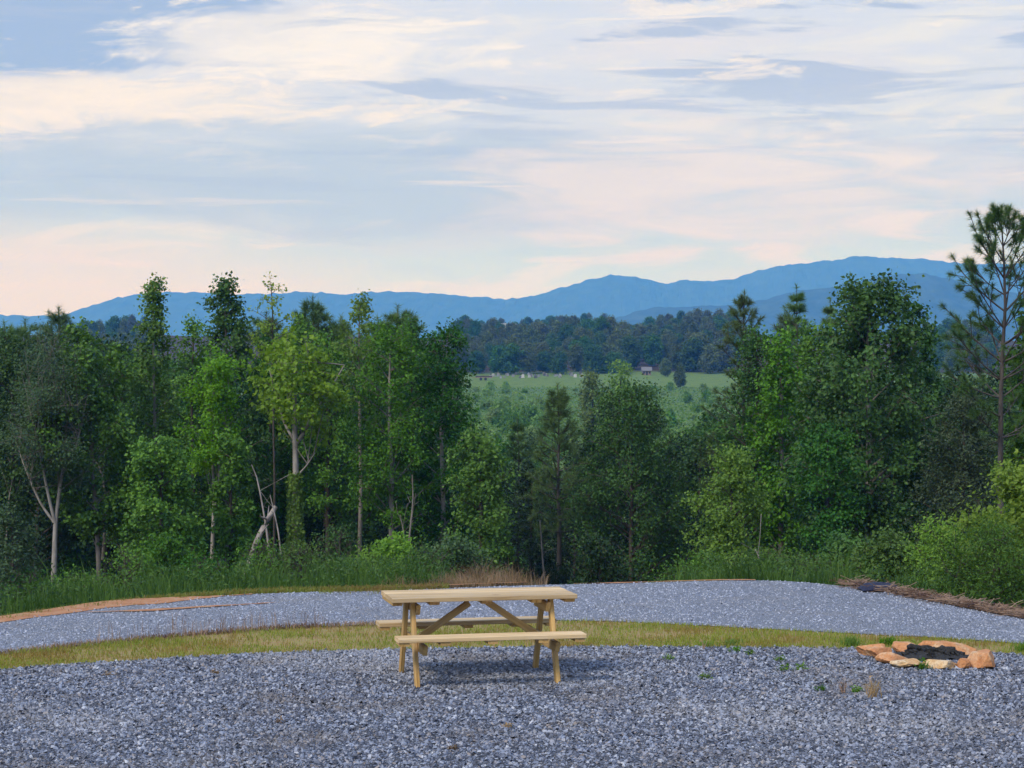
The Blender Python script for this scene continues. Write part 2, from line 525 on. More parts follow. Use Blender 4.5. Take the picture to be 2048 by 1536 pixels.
ST = [(0.0, G(.022, .026, .042)), (0.22, G(.075, .088, .130)), (0.5, G(.165, .195, .275)), (0.78, G(.30, .345, .455)), (0.90, G(.25, .22, .21)), (0.96, G(.40, .44, .53)), (1.0, G(.52, .55, .62))]
M_pad = gravel_mat('gravel_bed', 38.0, ST)
ST2 = [(0.0, G(.22, .245, .325)), (0.3, G(.31, .345, .45)), (0.6, G(.385, .43, .545)), (0.9, G(.44, .485, .60)), (1.0, G(.50, .54, .63))]
M_road = gravel_mat('road_gravel_bed', 52.0, ST2, G(.42, .39, .37), G(.16, .175, .21))


def stone_mat(name, tints):
    m_, t = new_mat(name)
    ge = t.n('ShaderNodeNewGeometry')
    col = t.ramp(ge.outputs['Random Per Island'], tints)
    n_ = t.noise(ge.outputs['Position'], 60.0, 3, 0.6)
    col = t.mix(t.step(n_, 0.3, 0.7, 0.0, 0.2), col, G(.22, .24, .29))
    nb = t.noise(ge.outputs['Position'], 0.8, 6, 0.65)
    col = t.mix(t.step(nb, 0.50, 0.70, 0.0, 0.55), col, G(.17, .145, .125))
    nw_ = t.noise(ge.outputs['Position'], 0.35, 3, 0.5)
    col = t.mix(t.step(nw_, 0.50, 0.68, 0.0, 0.3), col, G(.42, .43, .47))
    p = t.n('ShaderNodeBsdfPrincipled', {'Base Color': col, 'Roughness': 0.65, 'Specular IOR Level': 0.35})
    finish(t, p.outputs[0])
    return m_


M_stone = stone_mat('crushed_stone', ST)
M_stone2 = stone_mat('road_stone', ST2)


def sheet(name, x0, x1, lo, hi, z, mat, nx=260, ny=10, jit=0.05, seed=1, follow=False):
    x = np.linspace(x0, x1, nx)
    a = lo(x) + vnoise(x * 2.2, x * 0 + 0.3, seed) * jit
    b = hi(x) + vnoise(x * 2.2, x * 0 + 7.7, seed) * jit
    tt = np.linspace(0, 1, ny)[:, None]
    Yg = a[None] * (1 - tt) + b[None] * tt
    Xg = np.broadcast_to(x, Yg.shape)
    Zg = terr(Xg, Yg) + 0.02 + z if follow else np.full(Yg.shape, z)
    return grid_mesh(name, Xg, Yg, Zg, mat)


# gravel pad, verge, drive
tag(obj('gravel_pad', sheet('gravel_pad', -13, 13, lambda x: x * 0 - 40.0, dG, 0.0, M_pad, ny=30)), kind='structure')
gvm, t = new_mat('verge_soil')
ge = t.n('ShaderNodeNewGeometry')
nf = t.noise(ge.outputs['Position'], 9.0, 6, 0.7)
col = t.ramp(nf, [(0.3, G(.30, .165, .09)), (0.5, G(.29, .22, .10)), (0.7, G(.25, .25, .08))])
p = t.n('ShaderNodeBsdfPrincipled', {'Base Color': col, 'Roughness': 0.95, 'Specular IOR Level': 0.1})
finish(t, p.outputs[0])
tag(obj('grass_verge', sheet('grass_verge', -12, 12, lambda x: dG(x) - 0.25, lambda x: dN(x) + 0.25, -0.006, gvm)), kind='structure')
tag(obj('gravel_road', sheet('gravel_road', -14, 14, dN, dF, 0.002, M_road, seed=4)), kind='structure')

clm, t = new_mat('red_clay')
ge = t.n('ShaderNodeNewGeometry')
nf = t.noise(ge.outputs['Position'], 6.0, 6, 0.7)
nh = t.noise(ge.outputs['Position'], 45.0, 4, 0.7)
col = t.ramp(nf, [(0.3, G(.34, .15, .075)), (0.52, G(.46, .23, .12)), (0.72, G(.46, .33, .21))])
bp = t.n('ShaderNodeBump', {'Strength': 0.7, 'Distance': 0.03, 'Height': nh})
p = t.n('ShaderNodeBsdfPrincipled', {'Base Color': col, 'Roughness': 0.9, 'Normal': bp.outputs[0], 'Specular IOR Level': 0.15})
finish(t, p.outputs[0])


def seg(p0, p1, off=0.0):
    (xa, ya), (xb, yb) = W(*p0), W(*p1)
    return lambda x: ya + (yb - ya) * (x - xa) / (xb - xa) + off


tag(obj('clay_bank', sheet('clay_bank', -9, -3.2, lambda x: dF(x) - 0.24 * sstep(-x, 3.2, 4.2), lambda x: dF(x) - 0.05 + 0.7 * sstep(-x, 3.4, 5.2), 0.008, clm, nx=220, jit=0.26, seed=8)), kind='structure')
ck = curve([(0, 1243), (170, 1226), (300, 1222), (420, 1214), (560, 1206)], [(-9, 19.5)])
cx0, cx1 = W(170, 1226)[0], W(560, 1206)[0]
def ckw(x):
    u_ = np.clip((x - cx0) / (cx1 - cx0), 0, 1)
    return 0.11 * np.sin(math.pi * u_) ** 0.7 * np.clip(0.75 + 0.9 * vnoise(x * 3.1, x * 0, 19), 0.05, 1.5)
tag(obj('clay_streak', sheet('clay_streak', W(170, 1226)[0], W(560, 1206)[0], lambda x: ck(x) - ckw(x), lambda x: ck(x) + ckw(x), 0.012, clm, nx=200, ny=4, jit=0.05, seed=18)), kind='structure')
tag(obj('clay_edge', sheet('clay_edge', 0.8, 3.2, lambda x: dF(x) - 0.02, lambda x: dF(x) + 0.08, 0.010, clm, nx=120, ny=4, jit=0.09, seed=21)), kind='structure')
tag(obj('clay_patch', sheet('clay_patch', -1.75, 0.2, lambda x: dF(x) + 0.32, lambda x: dF(x) + 0.62, 0.02, clm, nx=60, ny=4, jit=0.12, seed=23, follow=True)), kind='structure')

mlm, t = new_mat('mulch')
ge = t.n('ShaderNodeNewGeometry')
nf = t.noise(ge.outputs['Position'], 18.0, 6, 0.75)
col = t.ramp(nf, [(0.35, G(.07, .045, .03)), (0.65, G(.22, .14, .09))])
bp = t.n('ShaderNodeBump', {'Strength': 0.8, 'Distance': 0.04, 'Height': nf})
p = t.n('ShaderNodeBsdfPrincipled', {'Base Color': col, 'Roughness': 0.95, 'Normal': bp.outputs[0], 'Specular IOR Level': 0.1})
finish(t, p.outputs[0])
tag(obj('mulch_bank', sheet('mulch_bank', 4.4, 9, lambda x: dF(x) - 0.30 * sstep(x, 4.4, 5.2), lambda x: dF(x) + 1.0, 0.014, mlm, nx=100, jit=0.15, seed=31, follow=True)), kind='structure')

# ------------------------------------------------------------------ loose stones on the gravel
def stone_field(name, mat, N, xf, yf, smin, smax, z0, seed):
    global rng
    x = xf(N)
    y = yf(x, N)
    s_ = rng.uniform(0, 1, N) ** 1.6 * (smax - smin) + smin
    ang = rng.uniform(0, 2 * math.pi, N)
    ax = s_ * rng.uniform(0.8, 1.35, N)
    ay = s_ * rng.uniform(0.6, 1.0, N)
    hz = s_ * rng.uniform(0.3, 0.65, N)
    base = np.array([[-1, -1, -1], [1, -1, -1], [1, 1, -1], [-1, 1, -1], [-.62, -.45, 1], [.66, -.35, 1], [.0, .62, 1]], float) * 0.5
    V = base[None] + rng.uniform(-0.19, 0.19, (N, 7, 3))
    V *= np.stack([ax, ay, hz], 1)[:, None]
    tilt = rng.normal(0, 0.42, (N, 2))
    V[..., 2] += V[..., 0] * tilt[:, :1] + V[..., 1] * tilt[:, 1:]
    c_, n_ = np.cos(ang)[:, None], np.sin(ang)[:, None]
    Vx = V[..., 0] * c_ - V[..., 1] * n_
    Vy = V[..., 0] * n_ + V[..., 1] * c_
    V = np.stack([Vx + x[:, None], Vy + y[:, None], V[..., 2] + z0 + (hz * rng.uniform(0.05, 0.45, N))[:, None]], -1)
    Fq = np.array([[4, 5, 6], [0, 1, 5], [0, 5, 4], [1, 2, 6], [1, 6, 5], [2, 3, 6], [3, 0, 4], [3, 4, 6]])
    g = Geo()
    g.add(V.reshape(-1, 3), ((np.arange(N) * 7)[:, None, None] + Fq[None]).reshape(-1, 3))
    return tag(obj(name, g.mesh(name, mat)), kind='stuff')


def xpad(N):
    return rng.uniform(-5.6, 5.6, N)


def ypad(x, N):
    return 13.2 + (dG(x) + 0.04 - 13.2) * rng.uniform(0, 1, N) ** 0.92


tag(stone_field('gravel', M_stone, 90000, xpad, ypad, 0.013, 0.037, 0.0, 1), 'loose blue grey crushed stone covering the pad under the picnic table', 'gravel')


def yroad(x, N):
    return dN(x) - 0.03 + (dF(x) - dN(x) + 0.05) * rng.uniform(0, 1, N)


tag(stone_field('road_gravel', M_stone2, 24000, lambda N: rng.uniform(-6.6, 7.0, N), yroad, 0.010, 0.026, 0.0, 2), 'pale compacted gravel on the curving drive beyond the grass strip', 'gravel')

# ------------------------------------------------------------------ grass of the verge and edges
g = Geo()
N = 52000
x = rng.uniform(-6.5, 7, N)
y = dG(x) - 0.06 + (dN(x) - dG(x) + 0.02) * rng.uniform(0, 1, N)
keep = rng.uniform(0, 1, N) < 0.55 + 0.9 * (vnoise(x * 1.3, y * 1.6, 11) + 0.15)
x, y = x[keep], y[keep]
hh = (0.028 + 0.035 * (vnoise(x * 0.9, y * 1.5, 14) * 0.5 + 0.5)) * rng.uniform(0.5, 1.3, len(x))
blades(g, np.stack([x, y, np.full(len(x), -0.006)], 1), hh, rng.uniform(0.004, 0.009, len(x)), 0.7)
tag(obj('verge_grass', g.mesh('verge_grass', LM['grass'])), 'short yellow green grass of the strip between pad and drive', 'grass', kind='stuff')

g = Geo()
N = 9000
x = rng.uniform(-6.5, 6.5, N)
y = dN(x) + rng.normal(0.0, 0.07, N) - 0.02
keep = (x < -0.9) & (vnoise(x * 1.2, x * 0, 41) > -0.25)
x, y = x[keep], y[keep]
blades(g, np.stack([x, y, np.full(len(x), 0.0)], 1), rng.uniform(0.02, 0.07, len(x)), rng.uniform(0.004, 0.01, len(x)), 1.0)
x2 = rng.uniform(-4.2, -2.0, 260)
blades(g, np.stack([x2, dN(x2) + rng.normal(0.0, 0.12, 260), np.zeros(260)], 1), rng.uniform(0.1, 0.3, 260), 0.004, 0.35)
tag(obj('dead_grass', g.mesh('dead_grass', LM['straw'])), 'brown dead grass and straw along the near edge of the drive', 'dead grass', kind='stuff')

# ------------------------------------------------------------------ trees
def ENV(kind, t):
    t = np.clip(t, 0, 1)
    if kind == 'cone':
        return np.clip(1.05 * (1 - t) ** 0.75 * sstep(t, -0.15, 0.18) + 0.06, 0, 1)
    if kind == 'column':
        return 0.35 + 0.65 * np.sin(math.pi * np.clip(t * 0.9 + 0.08, 0, 1)) ** 0.6
    if kind == 'dome':
        return np.sqrt(np.clip(1 - (t * 0.98) ** 2.2, 0, 1)) * (0.75 + 0.25 * sstep(t, 0, 0.3))
    if kind == 'spire':
        return 0.9 * (1 - t) ** 1.1 + 0.14
    return np.sin(math.pi * (0.1 + 0.88 * t ** 0.85)) ** 0.75          # oval


def bez(a, b, c_, K):
    tt = np.linspace(0, 1, K)[None, :, None]
    return a[:, None] * (1 - tt) ** 2 + 2 * b[:, None] * tt * (1 - tt) + c_[:, None] * tt ** 2


def broadleaf(H, rad, lo=0.35, env='oval', n_limb=34, n_sec=9, n_leaf=9000, leaf=0.105, width=0.75, clump=0.13, r0=0.07,
              lean=(0, 0), stems=None, bark='grey', lm='mid', vine=None, low_twigs=0, flat=1.0, upl=0.75):
    """returns trunk mesh and crown mesh of one tree, base at the origin"""
    gt, gc = Geo(), Geo()
    lean = np.array([lean[0], lean[1], 0.0])
    K = 12
    tt = np.linspace(0, 1, K)
    wig = np.stack([vnoise(tt * 3 + rng.uniform(0, 99), tt * 0, 1), vnoise(tt * 3 + rng.uniform(0, 99), tt * 0, 2), tt * 0], 1) * 0.04 * H * 0.5
    wig *= tt[:, None]
    main = np.stack([tt * 0, tt * 0, tt * (H * 0.97 + 0.35) - 0.35], 1) + wig + lean * (tt ** 1.3)[:, None]
    paths = []
    if stems is None:
        tubes(gt, main[None], (r0 * (1 - tt) ** 0.8 + 0.012)[None], 8)
        paths = [main]
    else:
        for (pts, ra, rb) in stems:
            pts = np.array(pts, float)
            k = np.linspace(0, len(pts) - 1, 12)
            pp = np.stack([np.interp(k, np.arange(len(pts)), pts[:, i]) for i in range(3)], 1)
            pp[1:-1] = (pp[:-2] + pp[1:-1] * 2 + pp[2:]) / 4
            tubes(gt, pp[None], np.linspace(ra, rb, 12)[None], 7)
            paths.append(pp)
        main = main + 0
    # limbs
    ti = (np.arange(n_limb) + rng.uniform(0, 1, n_limb)) / n_limb
    hend = H * (lo + (1 - lo) * ti)
    azm = np.arange(n_limb) * 2.39996 + rng.normal(0, 0.5, n_limb)
    Rr = rad * ENV(env, ti) * rng.uniform(0.60, 1.08, n_limb) * (1 + 0.28 * vnoise(np.cos(azm) * 1.2 + ti * 4 + 31, np.sin(azm) * 1.2 + ti * 2.5, int(rng.integers(99)), 2))
    slope = upl * rng.uniform(0.6, 1.2, n_limb)
    hst = np.clip(hend - Rr * slope, lo * H * 0.55, H * 0.95)
    cen = np.stack([np.interp(hst, main[:, 2], main[:, i]) for i in range(3)], 1)
    if stems is not None:
        for i in range(n_limb):
            pp = paths[rng.integers(len(paths))]
            j = rng.integers(5, 12)
            cen[i] = pp[j]
            hend[i] = max(hend[i], pp[j][2] + 0.05)
    ce = np.stack([np.interp(hend, main[:, 2], main[:, i]) for i in range(3)], 1)
    end = ce + np.stack([np.cos(azm) * Rr, np.sin(azm) * Rr * flat, hend - ce[:, 2]], 1)
    mid = (cen + end) / 2 + np.array([0, 0, 1]) * (Rr * 0.12)[:, None] + rng.normal(0, 0.08, (n_limb, 3)) * Rr[:, None]
    LP = bez(cen, mid, end, 6)
    lr = (r0 * (0.32 if stems is None else 0.17) * (Rr / max(rad, 1e-3)) ** 0.7 + 0.006)
    tubes(gt, LP, lr[:, None] * np.linspace(1, 0.25, 6)[None], 4, 1)
    # twigs
    nt_ = n_limb * n_sec
    li = np.repeat(np.arange(n_limb), n_sec)
    sp_ = rng.uniform(0.28, 1.0, nt_) ** 0.8
    k = sp_ * 5
    k0 = np.clip(k.astype(int), 0, 4)
    fr = (k - k0)[:, None]
    base_ = LP[li, k0] * (1 - fr) + LP[li, k0 + 1] * fr
    ld = norm(end - cen)[li]
    td = norm(ld * 0.6 + rng.normal(0, 0.75, (nt_, 3)) + np.array([0, 0, 0.15]))
    tl = (0.22 * Rr[li] + 0.16 * rad * 0.6 + 0.10) * rng.uniform(0.5, 1.15, nt_)
    tip = base_ + td * tl[:, None]
    tubes(gt, bez(base_, (base_ + tip) / 2 + rng.normal(0, 0.03, (nt_, 3)), tip, 3), np.full((nt_, 1), 0.006) * np.linspace(1, 0.4, 3)[None], 3, 1)
    # leaves round the twigs
    n_leaf = int(n_leaf * 1.04)
    wgt = tl * rng.uniform(0.25, 1.7, nt_)
    ii = rng.choice(nt_, n_leaf, p=wgt / wgt.sum())
    s2 = rng.uniform(0.2, 1.1, n_leaf)[:, None]
    P = base_[ii] * (1 - s2) + tip[ii] * s2 + rng.normal(0, clump, (n_leaf, 3)) * np.array([1, 1, 0.8])
    axis = np.stack([np.interp(P[:, 2], main[:, 2], main[:, i]) for i in range(3)], 1)
    ow = norm(np.stack([P[:, 0] - axis[:, 0], P[:, 1] - axis[:, 1], np.zeros(n_leaf)], 1))
    leaves(gc, P, leaf * 0.92, width, ow)
    return gt.mesh('trunk', [BARK[bark], BARK['dark' if bark == 'dark' else 'grey']], True), gc.mesh('crown', LM[lm])


def pine(H, rad, lo=0.3, whorls=14, per=5, n_need=46, need=0.17, r0=0.08, lean=(0, 0), tuft_len=0.22, nw=0.008, open_=1.0, twig=4, mat='pine', sweep=1.0):
    gt, gc = Geo(), Geo()
    K = 10
    tt = np.linspace(0, 1, K)
    main = np.stack([lean[0] * tt, lean[1] * tt, tt * (H + 0.35) - 0.35], 1)
    main[:, 0] += vnoise(tt * 2 + rng.uniform(0, 50), tt * 0, 5) * 0.03 * H * tt
    tubes(gt, main[None], (r0 * (1 - tt) ** 0.9 + 0.012)[None], 8)
    B, E, C_ = [], [], []
    tufts = []
    for i in range(whorls):
        f = i / (whorls - 1)
        hz = H * (lo + (0.97 - lo) * f ** 0.92)
        a0 = rng.uniform(0, 6.28)
        for j in range(per):
            if rng.uniform() < 0.12:
                continue
            a = a0 + j * 6.283 / per + rng.normal(0, 0.2)
            L = rad * (0.18 + 0.92 * (1 - f) ** 0.8) * rng.uniform(0.7, 1.1) * (0.75 + 0.25 * sstep(f, 0, 0.15))
            st = np.array([np.interp(hz, main[:, 2], main[:, 0]), np.interp(hz, main[:, 2], main[:, 1]), hz])
            en = st + np.array([math.cos(a) * L, math.sin(a) * L, L * rng.uniform(0.35, 0.75) * (0.5 + f) * sweep])
            B.append(st)
            C_.append((st + en) / 2 + np.array([0, 0, -0.10 * L]))
            E.append(en)
    B, E, C_ = np.array(B), np.array(E), np.array(C_)
    LP = bez(B, C_, E, 6)
    Ln = np.linalg.norm(E - B, axis=1)
    tubes(gt, LP, (0.008 + 0.16 * r0 * Ln / rad)[:, None] * np.linspace(1.1, 0.45, 6)[None], 4)
    # twigs with tufts
    tb, te = [E - norm(E - C_) * 0.05], [E + norm(E - C_) * tuft_len * 0.6]
    for q in range(twig):
        m_ = Ln > 0.25 * rad * (q / twig)
        s_ = rng.uniform(0.35, 0.95, m_.sum())
        kk = s_ * 5
        k0 = np.clip(kk.astype(int), 0, 4)
        fr = (kk - k0)[:, None]
        idx = np.where(m_)[0]
        b_ = LP[idx, k0] * (1 - fr) + LP[idx, k0 + 1] * fr
        d_ = norm(norm(E - B)[idx] + rng.normal(0, 0.6, (len(idx), 3)) + np.array([0, 0, 0.35]))
        tb.append(b_)
        te.append(b_ + d_ * (0.28 * Ln[idx] + 0.12)[:, None] * rng.uniform(0.6, 1.2, len(idx))[:, None] * open_)
    tb.append(main[-1:] - np.array([0, 0, 0.1]))
    te.append(main[-1:] + np.array([0, 0, 0.25]))
    tb, te = np.concatenate(tb), np.concatenate(te)
    tubes(gt, np.stack([tb, (tb + te) / 2, te], 1), np.full((len(tb), 3), 0.008), 3)
    M = len(tb)
    ii = np.repeat(np.arange(M), n_need)
    d_ = norm(te - tb)[ii]
    L_ = np.linalg.norm(te - tb, axis=1)[ii]
    off = np.minimum(rng.uniform(0, 1, len(ii)) ** 1.5 * tuft_len, L_ * 0.85)
    P = te[ii] - d_ * off[:, None]
    nd = norm(d_ * 0.75 + norm(rng.normal(size=(len(ii), 3))) * 0.8)
    ln = need * rng.uniform(0.7, 1.15, len(ii))[:, None]
    sd = norm(np.cross(nd, rng.normal(size=(len(ii), 3)))) * nw
    tipv = P + nd * ln - np.array([0, 0, 1]) * ln * 0.12
    V = np.stack([P - sd * 0.5, P + sd * 0.5, tipv], 1).reshape(-1, 3)
    gc.add(V, (np.arange(len(ii)) * 3)[:, None] + np.array([0, 1, 2]))
    return gt.mesh('trunk', BARK['pine'], True), gc.mesh('crown', LM[mat])


def at(px, d):
    return (px - 1024.0) * d / F


def zat(py, d):
    return CAMH - (py - HZ) * d / F


def plant(name, meshes, loc, label, cat, group=None, rotz=0.0, sc_=1.0, parts=('trunk', 'crown')):
    e = bpy.data.objects.new(name, None)
    COL.objects.link(e)
    e.empty_display_size = 0.3
    e.location = loc
    e.rotation_euler = (0, 0, rotz)
    e.scale = (sc_,) * 3 if np.isscalar(sc_) else sc_
    tag(e, label, cat, group)
    for n_, me in zip(parts, meshes):
        obj(n_, me, e)
    return e


def put(px, d, top, hw, label, name='broadleaf_tree', kind='leaf', group=None, **kw):
    """a tree standing at distance d in the direction of photo column px, its top at photo row top"""
    x = at(px, d)
    z = float(terr(x, d))
    H = zat(top, d) - z
    rad = hw * d / F
    ms = pine(H, rad, **kw) if kind == 'pine' else broadleaf(H, rad, **kw)
    return plant(name, ms, (x, d, z), label, 'tree', group)


# --- left wood, front row
x1, z1 = at(107, 55), float(terr(at(107, 55), 55))
k = 55 / F
def stem(pts, ra, rb):
    return ([((px - 107) * k, dy_, zat(py, 55) - z1) for px, py, dy_ in pts], ra, rb)
H1 = zat(650, 55) - z1
ms = broadleaf(H1, 1.35, lo=0.40, env='dome', n_limb=60, n_sec=10, n_leaf=17000, leaf=0.085, width=0.5, clump=0.16, bark='pale', lm='grey',
               stems=[stem([(107, 1165, 0), (109, 1100, 0), (110, 1045, 0), (120, 960, 0.1), (130, 880, 0.2), (128, 780, 0.2)], .085, .02),
                      stem([(110, 1045, 0), (100, 1000, -0.1), (88, 930, -0.2), (80, 880, -0.3), (60, 800, -0.3)], .05, .015),
                      stem([(108, 1045, 0), (80, 1010, 0.1), (60, 970, 0.2), (38, 920, 0.3), (20, 860, 0.3)], .042, .012),
                      stem([(122, 950, 0.1), (150, 900, 0), (165, 850, -0.1)], .03, .01)])
plant('broadleaf_tree', ms, (x1, 55, z1), 'grey green tree on a pale trunk that forks low into three fanning stems', 'tree')
put(28, 57, 668, 70, 'dark tree beside the forked pale trunk, with a low rounded top', lo=0.3, env='dome', n_leaf=8500, lm='dark', bark='dark')
put(200, 56, 668, 118, 'broad large leaved green tree with a leaning pale limb in its lower crown', lo=0.26, env='dome', n_leaf=14500, leaf=0.125, width=0.85, lm='mid', lean=(-.4, 0), bark='grey', clump=.15)
put(312, 58, 562, 76, 'slender tree with an open airy top of small leaf tufts above the blue ridge', lo=0.25, env='spire', n_limb=48, n_sec=7, n_leaf=9000, leaf=.11, lm='mid', bark='pale', clump=.10)
put(322, 51, 880, 66, 'short vine covered tree with bright leaves down to the ground', lo=0.02, env='column', n_limb=40, n_sec=8, n_leaf=9500, leaf=.11, width=.85, lm='mid', bark='dark', clump=.12)
put(455, 60, 562, 112, 'dense dark green tree with a forked pointed top above the ridge', lo=0.30, env='cone', n_limb=52, n_sec=9, n_leaf=13000, leaf=.115, width=.8, lm='dark', bark='grey', clump=.10)
k = 54 / F
x5, z5 = at(424, 54), float(terr(at(424, 54), 54))
def stem5(pts, ra, rb):
    return ([((px - 424) * k, dy_, zat(py, 54) - z5) for px, py, dy_ in pts], ra, rb)
ms = broadleaf(zat(695, 54) - z5, 0.78, lo=0.40, env='oval', n_limb=34, n_sec=8, n_leaf=7000, leaf=.10, lm='bright', bark='pale', clump=.11,
               stems=[stem5([(423, 1150, 0), (425, 1070, 0), (428, 1020, 0), (427, 950, 0), (420, 860, 0.1), (430, 740, .1)], .06, .02),
                      stem5([(428, 1020, 0), (437, 985, 0), (440, 900, -.1), (455, 820, -.1)], .04, .012)])
plant('broadleaf_tree', ms, (x5, 54, z5), 'light green young tree on a thin white trunk forked near the ground', 'tree')
put(462, 53, 870, 40, 'narrow leafy sapling column beside the thin white forked trunk', lo=0.05, env='column', n_limb=34, n_sec=7, n_leaf=5200, leaf=.105, width=.8, lm='mid', bark='dark', clump=.10)
# sycamore
k = 54 / F
x6, z6 = at(590, 54), float(terr(at(590, 54), 54))
def stem6(pts, ra, rb):
    return ([((px - 590) * k, dy_, zat(py, 54) - z6) for px, py, dy_ in pts], ra, rb)
ms = broadleaf(zat(655, 54) - z6, 1.4, lo=0.57, env='oval', n_limb=26, n_sec=6, n_leaf=3700, leaf=.135, width=.95, lm='yellow', bark='pale', clump=.13, upl=.9,
               stems=[stem6([(593, 1170, 0), (590, 1050, 0), (592, 950, 0), (590, 870, 0), (588, 800, 0), (592, 720, .1)], .105, .05),
                      stem6([(594, 885, 0), (612, 860, -.1), (625, 830, -.2), (655, 790, -.2), (690, 730, -.2)], .055, .015),
                      stem6([(588, 880, 0), (570, 850, 0), (558, 810, -.1), (540, 740, -.1)], .045, .012),
                      stem6([(596, 950, 0), (615, 930, -.2), (632, 905, -.3)], .03, .01)])
syc = plant('sycamore_tree', ms, (x6, 54, z6), 'sycamore with thick pale bare trunk, yellow green crown and a vine wrapped foot', 'tree')
g = Geo()
nv_ = 2600
hv = rng.uniform(0, 1, nv_) ** 0.85 * (zat(945, 54) - z6)
av = rng.uniform(0, 6.283, nv_)
rv = 0.13 + 0.13 * (1 - hv / hv.max()) * rng.uniform(0.4, 1.3, nv_) + rng.normal(0, .03, nv_)
ow = np.stack([np.cos(av), np.sin(av), av * 0], 1)
leaves(g, ow * rv[:, None] + np.stack([hv * 0, hv * 0, hv], 1), .085, .9, ow, up=.2, out=1.2)
obj('vine', g.mesh('vine', LM['bright']), syc)
put(548, 59, 552, 44, 'thin spindly sapling with a few sparse leaves standing high above the ridge line', lo=0.72, env='oval', n_limb=16, n_sec=4, n_leaf=620, leaf=.11, lm='yellow', bark='dark', clump=.07, r0=.028)
put(720, 59, 592, 46, 'loose tree top with scattered leaf sprays poking above the wood', lo=0.62, env='oval', n_limb=22, n_sec=5, n_leaf=2300, leaf=.11, lm='bright', bark='grey', clump=.10, r0=.06)
put(655, 61, 672, 74, 'mid green tree behind the yellow green sycamore crown', lo=0.28, env='dome', n_leaf=8500, lm='mid', bark='dark')
put(782, 55, 655, 98, 'tall full crowned tree on a straight white trunk', lo=0.26, env='dome', n_limb=44, n_sec=9, n_leaf=13500, leaf=.10, width=.6, lm='mid', bark='pale', r0=.075)
put(886, 56, 658, 92, 'rounded glossy leaved tree at the open end of the left wood', lo=0.14, env='dome', n_limb=46, n_sec=9, n_leaf=14500, leaf=.115, width=.55, lm='dark', bark='pale', clump=.14)
put(962, 51, 872, 72, 'short bushy green tree leaning out at the gap to the valley', lo=0.03, env='dome', n_limb=36, n_sec=8, n_leaf=9500, leaf=.10, lm='mid', bark='dark')
put(540, 63, 672, 62, 'dark tree wedged behind the spindly sapling', lo=0.2, env='dome', n_leaf=7500, lm='dark', bark='dark')
put(385, 63, 640, 60, 'small leaved tree behind the light green young tree', lo=0.2, env='oval', n_leaf=7500, lm='mid', bark='dark')
put(600, 64, 640, 50, 'narrow bright topped tree rising behind the sycamore', lo=0.3, env='oval', n_leaf=6000, lm='mid', bark='dark')
put(250, 63, 690, 66, 'dark tree between the large leaved tree and the airy topped one', lo=0.2, env='dome', n_leaf=7500, lm='dark', bark='dark')
put(825, 62, 640, 56, 'dark tree just behind the straight white trunk tree', lo=0.25, env='oval', n_leaf=6500, lm='dark', bark='dark')

# --- middle, where the ground falls away
put(1118, 61, 785, 60, 'dark young pine with a bare slim trunk beside the gravel crest', name='pine_tree', kind='pine', lo=0.34, whorls=15, per=6, n_need=44, need=.2, r0=.075, nw=.012)
put(1036, 74, 852, 44, 'small dark pine behind the bare trunked young pine', name='pine_tree', kind='pine', lo=0.3, whorls=12, per=5, n_need=40, need=.22, nw=.014)
put(1262, 58, 775, 130, 'broad dark oak like tree filling the gap, foliage to the ground', lo=0.05, env='dome', n_limb=80, n_sec=10, n_leaf=26000, leaf=.10, width=.6, lm='dark', bark='dark', clump=.17)
put(1340, 66, 905, 80, 'lower dark tree at the shoulder of the broad oak like tree', lo=0.05, env='dome', n_leaf=9000, lm='deep', bark='dark')
# --- right wood
put(1490, 58, 602, 80, 'pine with clumped needle tufts at its crown, next to the gap', name='pine_tree', kind='pine', lo=0.12, whorls=15, per=6, n_need=60, need=.17, nw=.011, twig=4, sweep=1.3, tuft_len=.16)
put(1462, 50, 905, 78, 'small light green tree with leafy sprays reaching over the drive', lo=0.04, env='dome', n_limb=40, n_sec=9, n_leaf=10000, leaf=.095, lm='bright', bark='dark')
put(1562, 55, 668, 62, 'slim light green tree between the tufted pine and the big poplar', lo=0.12, env='oval', n_limb=40, n_leaf=9500, leaf=.105, width=.8, lm='mid', bark='grey')
put(1602, 68, 586, 46, 'pointed pine showing above the slim light green tree', name='pine_tree', kind='pine', lo=0.4, whorls=14, per=6, n_need=46, need=.2, nw=.013)
put(1652, 70, 612, 40, 'pine top half hidden behind the big poplar', name='pine_tree', kind='pine', lo=0.4, whorls=13, per=6, n_need=46, need=.2, nw=.013)
put(1738, 52, 566, 178, 'big dense poplar with a broad upright crown, largest of the right wood', lo=0.08, env='dome', n_limb=74, n_sec=11, n_leaf=31000, leaf=.12, width=.85, lm='dark', bark='pale', clump=.14, r0=.1)
put(1655, 48, 860, 60, 'leafy understorey tree at the foot of the big poplar', lo=0.03, env='column', n_leaf=7500, lm='dark', bark='dark', leaf=.10)
put(2004, 41, 438, 135, 'tall open pine towering over the right wood with tufted upswept branches', name='pine_tree', kind='pine', lo=0.42, whorls=13, per=4, n_need=110, need=.16, r0=.07, nw=.008, tuft_len=.15, twig=8, sweep=1.75)
put(1925, 47, 800, 98, 'grey green small leaved tree below the tall open pine', lo=0.05, env='dome', n_limb=50, n_leaf=16000, leaf=.095, width=.5, lm='grey', bark='dark')
put(2072, 43, 600, 66, 'light green tree just beyond the tall open pine', lo=0.2, env='oval', n_leaf=9000, leaf=.11, lm='mid', bark='grey')
put(1850, 56, 860, 70, 'dark tree between the big poplar and the grey green tree', lo=0.05, env='dome', n_leaf=8500, lm='deep', bark='dark')

